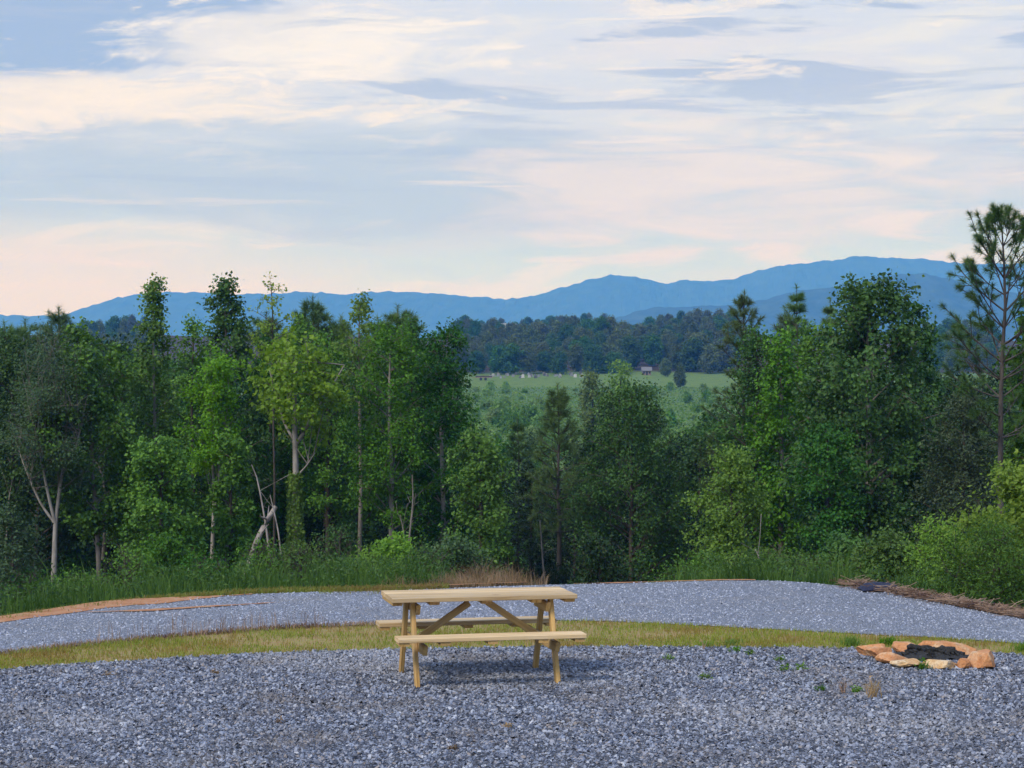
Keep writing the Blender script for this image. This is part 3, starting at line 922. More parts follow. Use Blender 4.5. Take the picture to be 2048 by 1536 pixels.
put(1512, 56, 662, 74, 'dense leafy tree wrapped round the pine with clumped tufts', lo=0.1, env='dome', n_limb=44, n_leaf=11000, leaf=.10, lm='dark', bark='dark')
put(1642, 57, 648, 72, 'full green tree standing close behind the left flank of the big poplar', lo=0.1, env='dome', n_limb=44, n_leaf=11000, leaf=.105, lm='mid', bark='dark')
put(1832, 54, 612, 62, 'upright leafy tree pressed against the right flank of the big poplar', lo=0.1, env='oval', n_limb=44, n_leaf=10000, leaf=.115, width=.8, lm='dark', bark='dark')
put(1400, 64, 880, 70, 'low green tree filling the corner between oak like tree and right wood', lo=0.05, env='dome', n_leaf=8000, lm='dark', bark='dark')
# --- deeper rows, copies of a few trees
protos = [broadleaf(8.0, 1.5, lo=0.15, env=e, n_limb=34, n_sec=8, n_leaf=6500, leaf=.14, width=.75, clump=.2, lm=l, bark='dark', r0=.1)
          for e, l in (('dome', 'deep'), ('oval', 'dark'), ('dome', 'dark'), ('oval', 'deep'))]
pproto = [pine(9.0, 1.3, lo=0.45, whorls=13, per=6, n_need=40, need=.24, nw=.016) for _ in range(3)]
for row, d in enumerate((66, 71, 77, 84)):
    for px0, px1 in ((-140, 930), (1400, 2180)):
        for px in np.arange(px0, px1, 1.75 * F / d):
            pxx = px + rng.uniform(-28, 28)
            dd = d + rng.uniform(-2, 2)
            x = at(pxx, dd)
            z = float(terr(x, dd))
            top = rng.uniform(690, 740) if pxx < 930 else rng.uniform(720, 800)
            if 930 < pxx < 1500:
                top = rng.uniform(820, 880)
            plant('broadleaf_tree', protos[rng.integers(4)], (x, dd, z), 'dark broadleaf tree deep in the wood behind the front row', 'tree',
                  'trees deep in the wood', rng.uniform(0, 6.28), (zat(top, dd) - z) / 8.0)
for i, (px, d, top) in enumerate([(116, 80, 632), (527, 78, 640), (627, 82, 612), (605, 85, 640), (652, 84, 655), (682, 82, 650), (755, 84, 652), (790, 78, 628), (812, 82, 640), (8, 80, 660), (45, 84, 655), (1580, 84, 640), (1905, 90, 770), (1960, 95, 760), (1860, 95, 745)]):
    x = at(px, d)
    z = float(terr(x, d))
    plant('pine_tree', pproto[i % 3], (x, d, z), 'pine whose dark pointed tip rises from the back of the wood', 'tree', 'pines at the back of the wood', rng.uniform(0, 6), (zat(top, d) - z) / 9.0)
# shaded trees packed below the crest in the gap, shade put into leaf colour
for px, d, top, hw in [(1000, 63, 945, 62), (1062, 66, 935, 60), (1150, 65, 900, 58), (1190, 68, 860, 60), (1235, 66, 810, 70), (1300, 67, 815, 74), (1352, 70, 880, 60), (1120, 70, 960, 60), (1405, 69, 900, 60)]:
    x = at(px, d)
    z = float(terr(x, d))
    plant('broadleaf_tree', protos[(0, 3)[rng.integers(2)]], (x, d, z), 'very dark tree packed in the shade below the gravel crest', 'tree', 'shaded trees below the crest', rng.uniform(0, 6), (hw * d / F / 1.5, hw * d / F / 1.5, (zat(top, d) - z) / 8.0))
# trees down in the valley seen through the gap
for px, d, top, hw in [(985, 96, 905, 60), (1060, 112, 880, 48), (1010, 120, 885, 60), (1385, 104, 905, 60), (1430, 92, 900, 60), (950, 105, 890, 60), (1085, 100, 915, 60), (1205, 110, 900, 60), (1430, 130, 868, 50)]:
    x = at(px, d)
    z = float(terr(x, d))
    H = zat(top, d) - z
    s_ = H / 8.0
    plant('broadleaf_tree', protos[rng.integers(4)], (x, d, z), 'rounded green tree down in the valley seen through the gap', 'tree', 'trees down in the valley', rng.uniform(0, 6), (hw * d / F / 1.5, hw * d / F / 1.5, s_))
put(1240, 165, 726, 46, 'pale green round topped tree rising from the valley above the oak like tree', lo=0.25, env='dome', n_limb=40, n_sec=8, n_leaf=6500, leaf=.26, width=.7, clump=.3, lm='scrub', bark='dark', r0=.2)
put(1184, 185, 744, 36, 'dark rounded tree beside the pale round topped valley tree', lo=0.2, env='dome', n_limb=36, n_sec=8, n_leaf=5000, leaf=.28, width=.7, clump=.3, lm='far', bark='dark', r0=.2)

# --- shrubs
def shrub(H, rad, n_leaf, lm, leaf=.09, width=.7, env='dome', clump=.1, lo=0.04):
    return broadleaf(H, rad, lo=lo, env=env, n_limb=26, n_sec=7, n_leaf=n_leaf, leaf=leaf, width=width, clump=clump, r0=.03, lm=lm, bark='dark')


def bush(px, d, top, hw, label, **kw):
    x = at(px, d)
    z = float(terr(x, d))
    H = max(zat(top, d) - z, 0.25)
    return plant('bush', shrub(H, hw * d / F, **kw), (x, d, z), label, 'bush', parts=('stem', 'foliage'))


bush(2055, 27.0, 945, 150, 'bright green leafy bush overhanging the mulch bank', n_leaf=16000, lm='yellow', leaf=.075, width=.6)
bush(1990, 25.4, 1062, 115, 'darker feathery bush in front of the bright green leafy bush', n_leaf=12000, lm='mid', leaf=.055, width=.35)
bush(1885, 28.6, 1062, 95, 'light green weedy bush at the end of the mulch bank', n_leaf=8000, lm='bright', leaf=.06, width=.5)
bush(1780, 31.0, 1078, 70, 'low tangled bush behind the dark blue tarp', n_leaf=5500, lm='mid', leaf=.07)
bush(1700, 36.0, 1078, 60, 'low tangled bush at the forest edge under the big poplar', n_leaf=4000, lm='dark', leaf=.08)
bush(905, 36.0, 1088, 62, 'silvery leaved bush behind the dry grass', n_leaf=3600, lm='grey', leaf=.07)
bush(790, 40.0, 1085, 45, 'fresh green bush at the foot of the straight white trunk', n_leaf=3000, lm='bright', leaf=.09)
bush(330, 44.0, 1080, 70, 'leafy bush spilling out below the vine covered tree', n_leaf=4200, lm='mid', leaf=.09)
bush(25, 45.0, 1020, 48, 'silvery green shrub beside the forked pale trunk', n_leaf=3000, lm='grey', leaf=.09)
bush(1200, 44.0, 1080, 70, 'dark bush in the shade beside the bare pine trunk', n_leaf=4000, lm='deep', leaf=.09)
bush(1420, 34.0, 1120, 55, 'low green bush at the right end of the gravel crest', n_leaf=3000, lm='mid', leaf=.065)
for px, d, hh_, rr_, l_ in [(60, 36, .7, .6, 'dark'), (150, 34, .55, .5, 'mid'), (250, 35, .8, .6, 'mid'), (400, 33, .5, .45, 'dark'), (520, 36, .7, .5, 'mid'), (600, 34, .6, .4, 'mid'), (680, 37, .85, .55, 'dark'), (745, 33, .5, .4, 'bright'), (850, 33, .6, .5, 'dark'), (1360, 33, .5, .5, 'mid'), (1480, 32, .45, .5, 'bright'), (1560, 34, .6, .55, 'mid'), (1640, 33, .5, .5, 'mid')]:
    x = at(px, d)
    plant('bush', shrub(hh_, rr_, 1700, l_, leaf=.06, width=.5, env='dome', clump=.09), (x, d, float(terr(x, d))), 'leafy bush among the tall weeds along the forest edge', 'bush', 'bushes among the forest edge weeds', parts=('stem', 'foliage'))
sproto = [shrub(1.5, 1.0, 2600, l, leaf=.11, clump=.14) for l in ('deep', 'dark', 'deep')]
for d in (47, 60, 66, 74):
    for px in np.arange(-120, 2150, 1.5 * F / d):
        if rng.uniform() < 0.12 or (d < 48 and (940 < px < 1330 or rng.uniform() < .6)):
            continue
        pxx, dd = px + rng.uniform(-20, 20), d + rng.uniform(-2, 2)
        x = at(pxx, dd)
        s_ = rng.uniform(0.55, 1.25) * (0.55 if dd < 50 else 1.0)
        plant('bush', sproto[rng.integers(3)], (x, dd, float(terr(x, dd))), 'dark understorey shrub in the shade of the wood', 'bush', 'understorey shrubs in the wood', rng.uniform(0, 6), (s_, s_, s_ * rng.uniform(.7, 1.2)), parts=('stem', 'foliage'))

# --- weeds and tall grass at the forest edge
g = Geo()
N = 9000
x = rng.uniform(-8.5, -0.9, N)
y = dF(x) + 0.9 + 0.5 * sstep(-x, 3, 6) + rng.uniform(0, 1, N) ** 1.3 * 9
dens = vnoise(x * 1.6, y * 0.8, 51)
keep = dens > -0.15
x, y, dens = x[keep], y[keep], dens[keep]
hgt = (0.15 + 0.75 * np.clip(dens + 0.15, 0, 1)) * rng.uniform(0.35, 1.35, len(x)) * (0.45 + 0.55 * sstep(y - dF(x), 0.9, 2.5))
blades(g, np.stack([x, y, terr(x, y)], 1), hgt, rng.uniform(.008, .018, len(x)), .45)
N = 5500
x = rng.uniform(2.2, 6.2, N)
y = dF(x) + 0.35 + 0.8 * sstep(x, 4.3, 5) + rng.uniform(0, 1, N) * 6
keep = vnoise(x * 1.2, y * .8, 55) > -0.3
x, y = x[keep], y[keep]
blades(g, np.stack([x, y, terr(x, y)], 1), (.10 + .45 * np.clip(vnoise(x * 2.1, y * 1.2, 56) + .3, 0, 1)) * rng.uniform(.4, 1.3, len(x)), rng.uniform(.008, .02, len(x)), .7)
N = 22000
x = rng.uniform(-8, 6.5, N)
y = dF(x) + np.where(x < -3, 1.0, 0.35) + rng.uniform(0, 1, N) * 6
keep = ((x < -1.0) | (x > 2.4)) & (vnoise(x * 1.3, y, 57) > 0.0)
x, y = x[keep], y[keep]
P = np.stack([x, y, terr(x, y) + rng.uniform(.03, .45, len(x))], 1)
leaves(g, P, .07, .45, norm(rng.normal(size=P.shape)), up=.8)
tag(obj('tall_weeds', g.mesh('tall_weeds', LM['weed'])), 'tall green weeds and grass along the forest edge', 'weeds', kind='stuff')
g = Geo()
N = 14000
x = rng.uniform(-9, -0.8, N)
y = dF(x) + 0.05 + 0.55 * sstep(-x, 3.3, 5) + rng.normal(0.15, 0.26, N)
keep = vnoise(x * 1.5, y * 2.5, 91) > np.where(y - dF(x) < 0.55 * sstep(-x, 3.3, 5), 0.12, -0.6)
x, y = x[keep], y[keep]
N = len(x)
blades(g, np.stack([x, y, terr(x, y)], 1), rng.uniform(.03, .10, N), rng.uniform(.006, .012, N), .8)
tag(obj('roadside_grass', g.mesh('roadside_grass', LM['grass'])), 'short grass on the far shoulder of the drive', 'grass', kind='stuff')
g = Geo()
N = 3000
x = np.clip(rng.normal(-0.6, 0.5, N), -1.9, 0.45)
y = dF(x) + 0.5 + rng.uniform(0, 1, N) * 1.5
nn = vnoise(x * 2.6, y * 1.6, 61)
keep = nn > -0.45
x, y, nn = x[keep], y[keep], nn[keep]
hd = (.16 + .30 * np.clip(nn + .4, 0, 1)) * rng.uniform(.35, 1.25, len(x)) * (1 - .6 * (np.abs(x + .4) / 1.6) ** 2)
blades(g, np.stack([x, y, terr(x, y)], 1), np.maximum(hd, .05), rng.uniform(.003, .007, len(x)), .75)
tag(obj('dry_grass', g.mesh('dry_grass', LM['dry'])), 'clump of tall dry brown grass on the crest behind the table', 'dry grass', kind='stuff')
g = Geo()
N = 3600
x = rng.uniform(4.3, 8, N)
y = dF(x) - .25 + rng.uniform(0, 1, N) ** 1.2 * 1.25
a = rng.uniform(0, 6.28, N)
L = rng.uniform(.04, .22, N)
d3 = np.stack([np.cos(a) * L, np.sin(a) * L, rng.normal(0, .03, N)], 1)
P = np.stack([x, y, terr(x, y) + .035 + rng.uniform(0, .06, N)], 1)
tubes(g, np.stack([P, P + d3 * .5 + rng.normal(0, .006, (N, 3)), P + d3], 1), np.full((N, 3), .004), 3)
tag(obj('mulch_debris', g.mesh('mulch_debris', LM['straw'])), 'brown sticks and straw heaped on the mulch bank', 'mulch', kind='stuff')

# --- fallen and dead wood
def snag(name, pts, ra, rb, label, bark='dead', cat='log', d=50):
    x0 = at(pts[0][0], d)
    z0 = float(terr(x0, d))
    pp = np.array([((px - pts[0][0]) * d / F, dy_, zat(py, d) - z0) for px, py, dy_ in pts])
    kk = np.linspace(0, len(pp) - 1, 8)
    pp = np.stack([np.interp(kk, np.arange(len(pp)), pp[:, i]) for i in range(3)], 1)
    g = Geo()
    tubes(g, pp[None], np.linspace(ra, rb, 8)[None], 7)
    s_ = len(pp) - 3
    for q in range(3):
        b = pp[3 + q]
        e_ = b + rng.normal(0, .25, 3) + np.array([0, 0, .35])
        tubes(g, np.stack([b, (b + e_) / 2 + rng.normal(0, .04, 3), e_])[None], np.array([[rb * .5, rb * .35, .006]]), 4)
    return tag(obj(name, g.mesh(name, BARK[bark], True), loc=(x0, d, z0)), label, cat)


snag('fallen_trunk', [(490, 1150, 0), (512, 1080, .2), (530, 1045, .3), (548, 1015, .4)], .075, .06, 'pale fallen trunk leaning between the white forked trunk and the sycamore')
snag('dead_branch', [(540, 1120, 0), (528, 1040, .2), (512, 960, .3), (500, 930, .3)], .03, .012, 'grey dead branch crossing above the pale fallen trunk', cat='branch', d=51)
snag('dead_sapling', [(562, 1110, 0), (556, 1060, 0), (545, 1020, .2), (538, 990, .2)], .022, .01, 'bare dead sapling left of the vine wrapped sycamore foot', cat='branch', d=50)
snag('bare_sapling', [(815, 1120, 0), (820, 1060, 0), (826, 1000, .1), (824, 950, .1)], .028, .012, 'bare grey sapling right of the straight white trunk', 'grey', 'sapling', 50)
snag('bare_sapling', [(812, 1105, 0), (806, 1060, .1), (800, 1030, .1)], .022, .012, 'short bare grey sapling leaning toward the straight white trunk', 'grey', 'sapling', 51)
snag('bare_sapling', [(1090, 1180, 0), (1084, 1100, 0), (1080, 1040, .1)], .03, .014, 'thin pale sapling left of the bare pine trunk', 'grey', 'sapling', 58)
snag('dead_branch', [(1520, 1130, 0), (1517, 1110, 0), (1512, 1100, .1)], .02, .012, 'short bleached dead stick above the weeds under the slim light green tree', cat='branch', d=38)
snag('bare_sapling', [(205, 1120, 0), (212, 1000, .1), (200, 940, .1), (182, 915, .2)], .05, .02, 'crooked dark sapling between the forked pale trunk and the vine covered tree', 'grey', 'sapling', 58)
snag('bare_sapling', [(12, 1120, 0), (14, 1020, 0), (24, 950, .1)], .03, .012, 'thin grey sapling behind the silvery green shrub', 'grey', 'sapling', 56)

# ------------------------------------------------------------------ far slope, field and ridge
g = Geo()
N = 26000
d = rng.uniform(170, 470, N)
x = rng.uniform(-0.035, 0.12, N) * d
hn = np.clip(vnoise(x * .16, d * .07, 71) + .25, 0.03, 1)
P = np.stack([x, d, terr(x, d) + rng.uniform(0, 1.0, N) * hn * 1.3], 1)
leaves(g, P, .55, .6, norm(rng.normal(size=(N, 3))), up=.9)
tag(obj('scrub', g.mesh('scrub', LM['scrub'])), 'low green scrub covering the far slope below the field', 'scrub', kind='stuff')
fproto = []
for e, l in (('dome', 'scrub'), ('dome', 'mid'), ('oval', 'scrub')):
    gt_, gc_ = broadleaf(2.6, 1.7, lo=.02, env=e, n_limb=22, n_sec=6, n_leaf=900, leaf=.42, width=.7, clump=.25, r0=.06, lm=l, bark='dark')
    fproto.append(gc_)
for i in range(230):
    d = rng.uniform(180, 475)
    px = rng.uniform(930, 1470)
    x = at(px, d)
    if vnoise(x * .09, d * .03, 73) < rng.uniform(-.5, .15):
        continue
    s_ = rng.uniform(.25, 1.0) * (1.15 if d < 300 else .8)
    o = obj('bush', fproto[rng.integers(3)], loc=(x, d, float(terr(x, d))), rot=(0, 0, rng.uniform(0, 6)), scale=(s_, s_, s_ * rng.uniform(.7, 1.2)))
    tag(o, 'distant bush scattered over the far slope below the field', 'bush', 'bushes on the far slope')
ftree = []
for e, l, w_ in (('dome', 'far', 4.6), ('oval', 'far', 4.0), ('dome', 'dark', 4.8), ('oval', 'far', 3.6), ('dome', 'dark', 4.4)):
    gt_, gc_ = broadleaf(13.0, w_, lo=.12, env=e, n_limb=48, n_sec=8, n_leaf=3800, leaf=.85, width=.8, clump=.55, r0=.25, lm=l, bark='dark')
    ftree.append(gc_)


def fartree(px, d, top, wpx, label, group=None, proto=None):
    x = at(px, d)
    z = float(terr(x, d))
    H = max(zat(top, d) - z, 3.0) if top else rng.uniform(5.8, 9.2)
    s_ = H / 13.0
    wd = s_ * rng.uniform(.9, 1.35) if wpx is None else wpx * d / F / 4.4
    o = obj('broadleaf_tree', ftree[rng.integers(5)] if proto is None else ftree[proto], loc=(x, d, z), rot=(0, 0, rng.uniform(0, 6)), scale=(wd, wd, s_))
    return tag(o, label, 'tree', group)


deep_pts = []
for d in (572, 592, 618, 650, 690, 740, 800, 870, 940):
    for px in np.concatenate([np.arange(925, 1475, 4.6 * F / d), np.arange(170, 310, 5.4 * F / d), np.arange(1860, 1990, 5.4 * F / d)]):
        if (1268 < px < 1325 and d < 590) or (998 < px < 1034 and d > 820):
            continue
        if d > 655:
            dd = d + rng.uniform(-12, 12)
            xx = at(px + rng.uniform(-9, 9), dd)
            deep_pts.append((xx, dd, float(terr(xx, dd))))
            continue
        fartree(px + rng.uniform(-9, 9), d + rng.uniform(-12, 12), None, None, 'hazy broadleaf tree of the wooded ridge beyond the far field', 'trees on the wooded ridge')
# the rest of the ridge, too far to tell apart: one mass of the same trees
fsrc = [o for o in COL.objects if o.get('group') == 'trees on the wooded ridge']
fsrc = [next(o for o in fsrc if o.data == m_) for m_ in ftree if any(o.data == m_ for o in fsrc)]
pm = bpy.data.meshes.new('far_wood')
pm.from_pydata(deep_pts, [], [])
fw = tag(obj('far_wood', pm), 'hazy mass of woodland over the back of the ridge', 'wood', kind='stuff')
ng = bpy.data.node_groups.new('far_wood', 'GeometryNodeTree')
ng.interface.new_socket('Geometry', in_out='INPUT', socket_type='NodeSocketGeometry')
ng.interface.new_socket('Geometry', in_out='OUTPUT', socket_type='NodeSocketGeometry')
gi, go_ = ng.nodes.new('NodeGroupInput'), ng.nodes.new('NodeGroupOutput')
jn = ng.nodes.new('GeometryNodeJoinGeometry')
for o in fsrc:
    on = ng.nodes.new('GeometryNodeObjectInfo')
    on.transform_space = 'ORIGINAL'
    on.inputs['Object'].default_value = o
    on.inputs['As Instance'].default_value = True
    ng.links.new(on.outputs['Geometry'], jn.inputs[0])
ip = ng.nodes.new('GeometryNodeInstanceOnPoints')
ip.inputs['Pick Instance'].default_value = True
ri = ng.nodes.new('FunctionNodeRandomValue')
ri.data_type = 'INT'
ri.inputs[4].default_value, ri.inputs[5].default_value = 0, len(fsrc) - 1
rr_ = ng.nodes.new('FunctionNodeRandomValue')
rr_.data_type = 'FLOAT_VECTOR'
rr_.inputs[0].default_value, rr_.inputs[1].default_value = (0, 0, 0), (0, 0, 6.28)
rs_ = ng.nodes.new('FunctionNodeRandomValue')
rs_.data_type = 'FLOAT_VECTOR'
rs_.inputs[0].default_value, rs_.inputs[1].default_value = (.52, .52, .46), (.8, .8, .72)
rs_.inputs['Seed'].default_value = 5
ng.links.new(gi.outputs[0], ip.inputs['Points'])
ng.links.new(jn.outputs[0], ip.inputs['Instance'])
ng.links.new(ri.outputs[2], ip.inputs['Instance Index'])
ng.links.new(rr_.outputs[0], ip.inputs['Rotation'])
ng.links.new(rs_.outputs[0], ip.inputs['Scale'])
ng.links.new(ip.outputs[0], go_.inputs[0])
md = fw.modifiers.new('far_wood', 'NODES')
md.node_group = ng

for d in (1050, 1085, 1120):
    for px in np.arange(935, 1235, 6.0 * F / d):
        if 990 < px < 1042 and d < 1070:
            continue
        fartree(px + rng.uniform(-7, 7), d + rng.uniform(-10, 10), None, None, 'blue hazy tree on the knoll around the distant house', 'trees on the distant knoll')
fartree(1215, 566, 690, 30, 'large rounded tree standing forward at the back edge of the far field', proto=0)
fartree(1331, 545, 719, 13, 'small lone tree with a bare trunk out in the far field', proto=1)
fartree(1360, 470, 728, 14, 'small lone tree lower down the far field beside the other lone tree', proto=3)

# gravestones at the back of the field
gs_m, t = new_mat('gravestone')
oi = t.n('ShaderNodeObjectInfo')
col = t.ramp(oi.outputs['Random'], [(0.0, G(.06, .065, .08)), (0.55, G(.20, .21, .24)), (1.0, G(.42, .43, .45))])
p = t.n('ShaderNodeBsdfPrincipled', {'Base Color': col, 'Roughness': .6})
finish(t, p.outputs[0])
g = Geo()
prof = np.array([(-.45, 0), (.45, 0), (.45, .75), (.32, .95), (0, 1.05), (-.32, .95), (-.45, .75)])
n_ = len(prof)
V = np.concatenate([np.stack([prof[:, 0], np.full(n_, -.11), prof[:, 1]], 1), np.stack([prof[:, 0], np.full(n_, .11), prof[:, 1]], 1)])
g.add(V, np.array([list(range(n_))]))
g.f.append(np.array([[n_ + i for i in range(n_)][::-1]]))
g.mi.append(np.zeros(1, np.int32))
g.f.append(np.array([[i + n_, (i + 1) % n_ + n_, (i + 1) % n_, i] for i in range(n_)]))
g.mi.append(np.zeros(n_, np.int32))
g.add(np.array([(-.6, -.2, -.1), (.6, -.2, -.1), (.6, .2, -.1), (-.6, .2, -.1), (-.6, -.2, .12), (.6, -.2, .12), (.6, .2, .12), (-.6, .2, .12)]),
      np.array([[4, 5, 6, 7], [0, 1, 5, 4], [1, 2, 6, 5], [2, 3, 7, 6], [3, 0, 4, 7]]))
gsm = g.mesh('gravestone', gs_m)
for i in range(52):
    px = rng.uniform(975, 1165)
    d = rng.uniform(535, 562)
    x = at(px, d)
    s_ = rng.uniform(.45, .85)
    tag(obj('gravestone', gsm, loc=(x, d, float(terr(x, d))), rot=(0, 0, rng.normal(0, .2)), scale=(s_, s_, s_ * rng.uniform(.8, 1.2))),
        'tiny pale gravestone in the far churchyard along the tree line', 'gravestone', 'gravestones at the back of the far field')


def box_geo(g, c_, s_, mat=0):
    c_, s_ = np.array(c_, float), np.array(s_, float) / 2
    q = np.array([(-1, -1, -1), (1, -1, -1), (1, 1, -1), (-1, 1, -1), (-1, -1, 1), (1, -1, 1), (1, 1, 1), (-1, 1, 1)], float)
    g.add(c_ + q * s_, np.array([[3, 2, 1, 0], [4, 5, 6, 7], [0, 1, 5, 4], [1, 2, 6, 5], [2, 3, 7, 6], [3, 0, 4, 7]]), mat)


def plain(name, col_, rough=.7):
    m_, t = new_mat(name)
    tcn = t.n('ShaderNodeTexCoord')
    n_ = t.noise(tcn.outputs['Object'], 3.0, 5, .6)
    cc_ = t.mix(t.step(n_, .3, .7, 0, .35), G(*col_), G(*[q * .6 for q in col_]))
    p = t.n('ShaderNodeBsdfPrincipled', {'Base Color': cc_, 'Roughness': rough})
    finish(t, p.outputs[0])
    return m_


M_white = plain('white_siding', (.5, .5, .5))
M_roof = plain('metal_roof', (.15, .15, .16), .6)
M_brown = plain('brown_board', (.22, .15, .11))
M_glass = plain('dark_window', (.03, .035, .045), .2)


def house(name, px, d, wd, dp, hw_, hr, label, wallm, roofm, cat):
    x = at(px, d)
    e = bpy.data.objects.new(name, None)
    COL.objects.link(e)
    e.location = (x, d, float(terr(x, d)))
    tag(e, label, cat)
    g = Geo()
    box_geo(g, (0, 0, hw_ / 2 - .2), (wd, dp, hw_ + .4))
    g.add([(-wd / 2, -dp / 2, hw_), (-wd / 2, dp / 2, hw_), (-wd / 2, 0, hw_ + hr)], [[0, 1, 2]])
    g.add([(wd / 2, -dp / 2, hw_), (wd / 2, dp / 2, hw_), (wd / 2, 0, hw_ + hr)], [[0, 1, 2]])
    obj('wall', g.mesh('wall', wallm), e)
    g = Geo()
    for s_ in (-1, 1):
        a_ = np.array([(-wd / 2 - .3, s_ * (dp / 2 + .35), hw_ - .1), (wd / 2 + .3, s_ * (dp / 2 + .35), hw_ - .1), (wd / 2 + .3, 0, hw_ + hr + .12), (-wd / 2 - .3, 0, hw_ + hr + .12)])
        g.add(np.concatenate([a_, a_ + np.array([0, 0, .12])]), np.array([[3, 2, 1, 0], [4, 5, 6, 7], [0, 1, 5, 4], [1, 2, 6, 5], [2, 3, 7, 6], [3, 0, 4, 7]]))
    obj('roof', g.mesh('roof', roofm), e)
    g = Geo()
    box_geo(g, (0, 0, 0), (wd * .2, .08, hw_ * .8))
    obj('door', g.mesh('door', M_glass), e, (wd * .02, -dp / 2 - .03, hw_ * .4))
    g = Geo()
    box_geo(g, (0, 0, 0), (wd * .16, .08, hw_ * .4))
    wm = g.mesh('window', M_glass)
    for q in (-.32, .34):
        obj('window', wm, e, (wd * q, -dp / 2 - .03, hw_ * .55))
    return e


house('shed', 1293, 556, 2.3, 2.0, 1.2, .8, 'little gabled shed at the back edge of the far field', M_brown, M_roof, 'shed')
house('house', 1016, 1040, 8, 7, 3.0, 2.0, 'white house half hidden in trees on the distant knoll', M_white, M_white, 'house')
# trailer load of timber at the left end of the field
x, d = at(968, 520), 520
e = bpy.data.objects.new('timber_trailer', None)
COL.objects.link(e)
e.location = (x, d, float(terr(x, d)))
tag(e, 'low dark trailer loaded with timber at the field corner', 'trailer')
g = Geo()
box_geo(g, (0, 0, .75), (4.4, 1.8, .18))
box_geo(g, (-2.7, 0, .7), (1.2, .1, .1))
obj('bed', g.mesh('bed', M_brown), e)
g = Geo()
for q in range(5):
    tubes(g, np.array([[(-2.1, -.7 + .33 * q, 1.0), (0, -.7 + .33 * q, 1.02), (2.1, -.7 + .33 * q, 1.0)]]), np.full((1, 3), .17), 7)
obj('timber_load', g.mesh('timber_load', BARK['dark']), e)
for sx in (-.8, .4):
    for sy in (-.95, .95):
        g = Geo()
        tubes(g, np.array([[(sx, sy - .1, .36), (sx, sy, .36), (sx, sy + .1, .36)]]), np.full((1, 3), .36), 12)
        a_ = np.arange(12) * 2 * math.pi / 12
        for q in (-.1, .1):
            g.add(np.stack([sx + np.cos(a_) * .36, np.full(12, sy + q), .36 + np.sin(a_) * .36], 1), np.array([list(range(12))]))
        obj('wheel', g.mesh('wheel', M_glass), e)

# mountains
mt, t = new_mat('mountain_forest')
ge = t.n('ShaderNodeNewGeometry')
nf = t.noise(ge.outputs['Position'], .02, 6, .7)
col = t.ramp(nf, [(.3, G(.022, .045, .02)), (.7, G(.06, .095, .04))])
p = t.n('ShaderNodeBsdfPrincipled', {'Base Color': col, 'Roughness': 1.0, 'Specular IOR Level': 0.0})
finish(t, p.outputs[0])


def ridge(name, d, pts, half, seed, base=-31.0, nx=1000, ny=30):
    pts = sorted(pts)
    pxs = np.array([q[0] for q in pts], float)
    hs = np.array([zat(q[1], d) for q in pts])
    xk = at(pxs, d)
    x = np.linspace(xk[0], xk[-1], nx)
    top = np.interp(x, xk, hs)
    kw_ = np.hanning(13)
    kw_ /= kw_.sum()
    top = np.convolve(np.pad(top, 6, mode='edge'), kw_, 'valid')
    v = np.concatenate([np.linspace(-1, 0, ny - 6), np.linspace(0.12, 1, 6)])
    Xg = np.broadcast_to(x, (ny, nx)).copy()
    spur = vnoise(Xg / 260.0, np.broadcast_to((v * half)[:, None], (ny, nx)) / 900.0, seed, 3)
    prof = np.maximum(1 - np.abs(v) ** 1.25, 0)[:, None]
    Yg = d + (v * half)[:, None] + spur * half * 0.18 * (1 - prof)
    Zg = base + (top[None] - base) * np.clip(prof * (1 + 0.14 * spur * (1 - prof)), 0, 1)
    lump = vnoise(Xg / 22.0, Yg / 22.0, seed + 3, 2) * 0.0011 * d * 0.75
    Zg = Zg + lump * sstep(prof, 0.0, 0.2)
    return tag(obj(name, grid_mesh(name, Xg, Yg, Zg, mt, False)), kind='structure')


ridge('mountain', 7300, [(-900, 640), (-400, 635), (-150, 622), (0, 629), (60, 631), (130, 630), (170, 615), (215, 600), (260, 590), (330, 583), (385, 584), (440, 588),
                         (520, 588), (600, 583), (650, 585), (690, 589), (740, 584), (800, 582), (870, 586), (930, 591), (985, 596), (1020, 598), (1070, 590), (1120, 576),
                         (1170, 562), (1210, 551), (1240, 550), (1280, 555), (1320, 565), (1345, 567), (1375, 557), (1400, 562), (1430, 563), (1470, 557), (1510, 543),
                         (1550, 534), (1620, 526), (1680, 518), (1715, 512), (1760, 514), (1820, 515), (1880, 521), (1930, 526), (2048, 528), (2300, 520), (2700, 545), (3100, 600)], 760, 2)
ridge('foothill', 4400, [(1000, 690), (1100, 668), (1200, 642), (1290, 618), (1360, 612), (1450, 612), (1520, 600), (1600, 582), (1680, 572), (1750, 556), (1810, 547),
                         (1850, 546), (1890, 556), (1960, 575), (2048, 590), (2250, 600), (2600, 640), (2900, 700)], 600, 9)

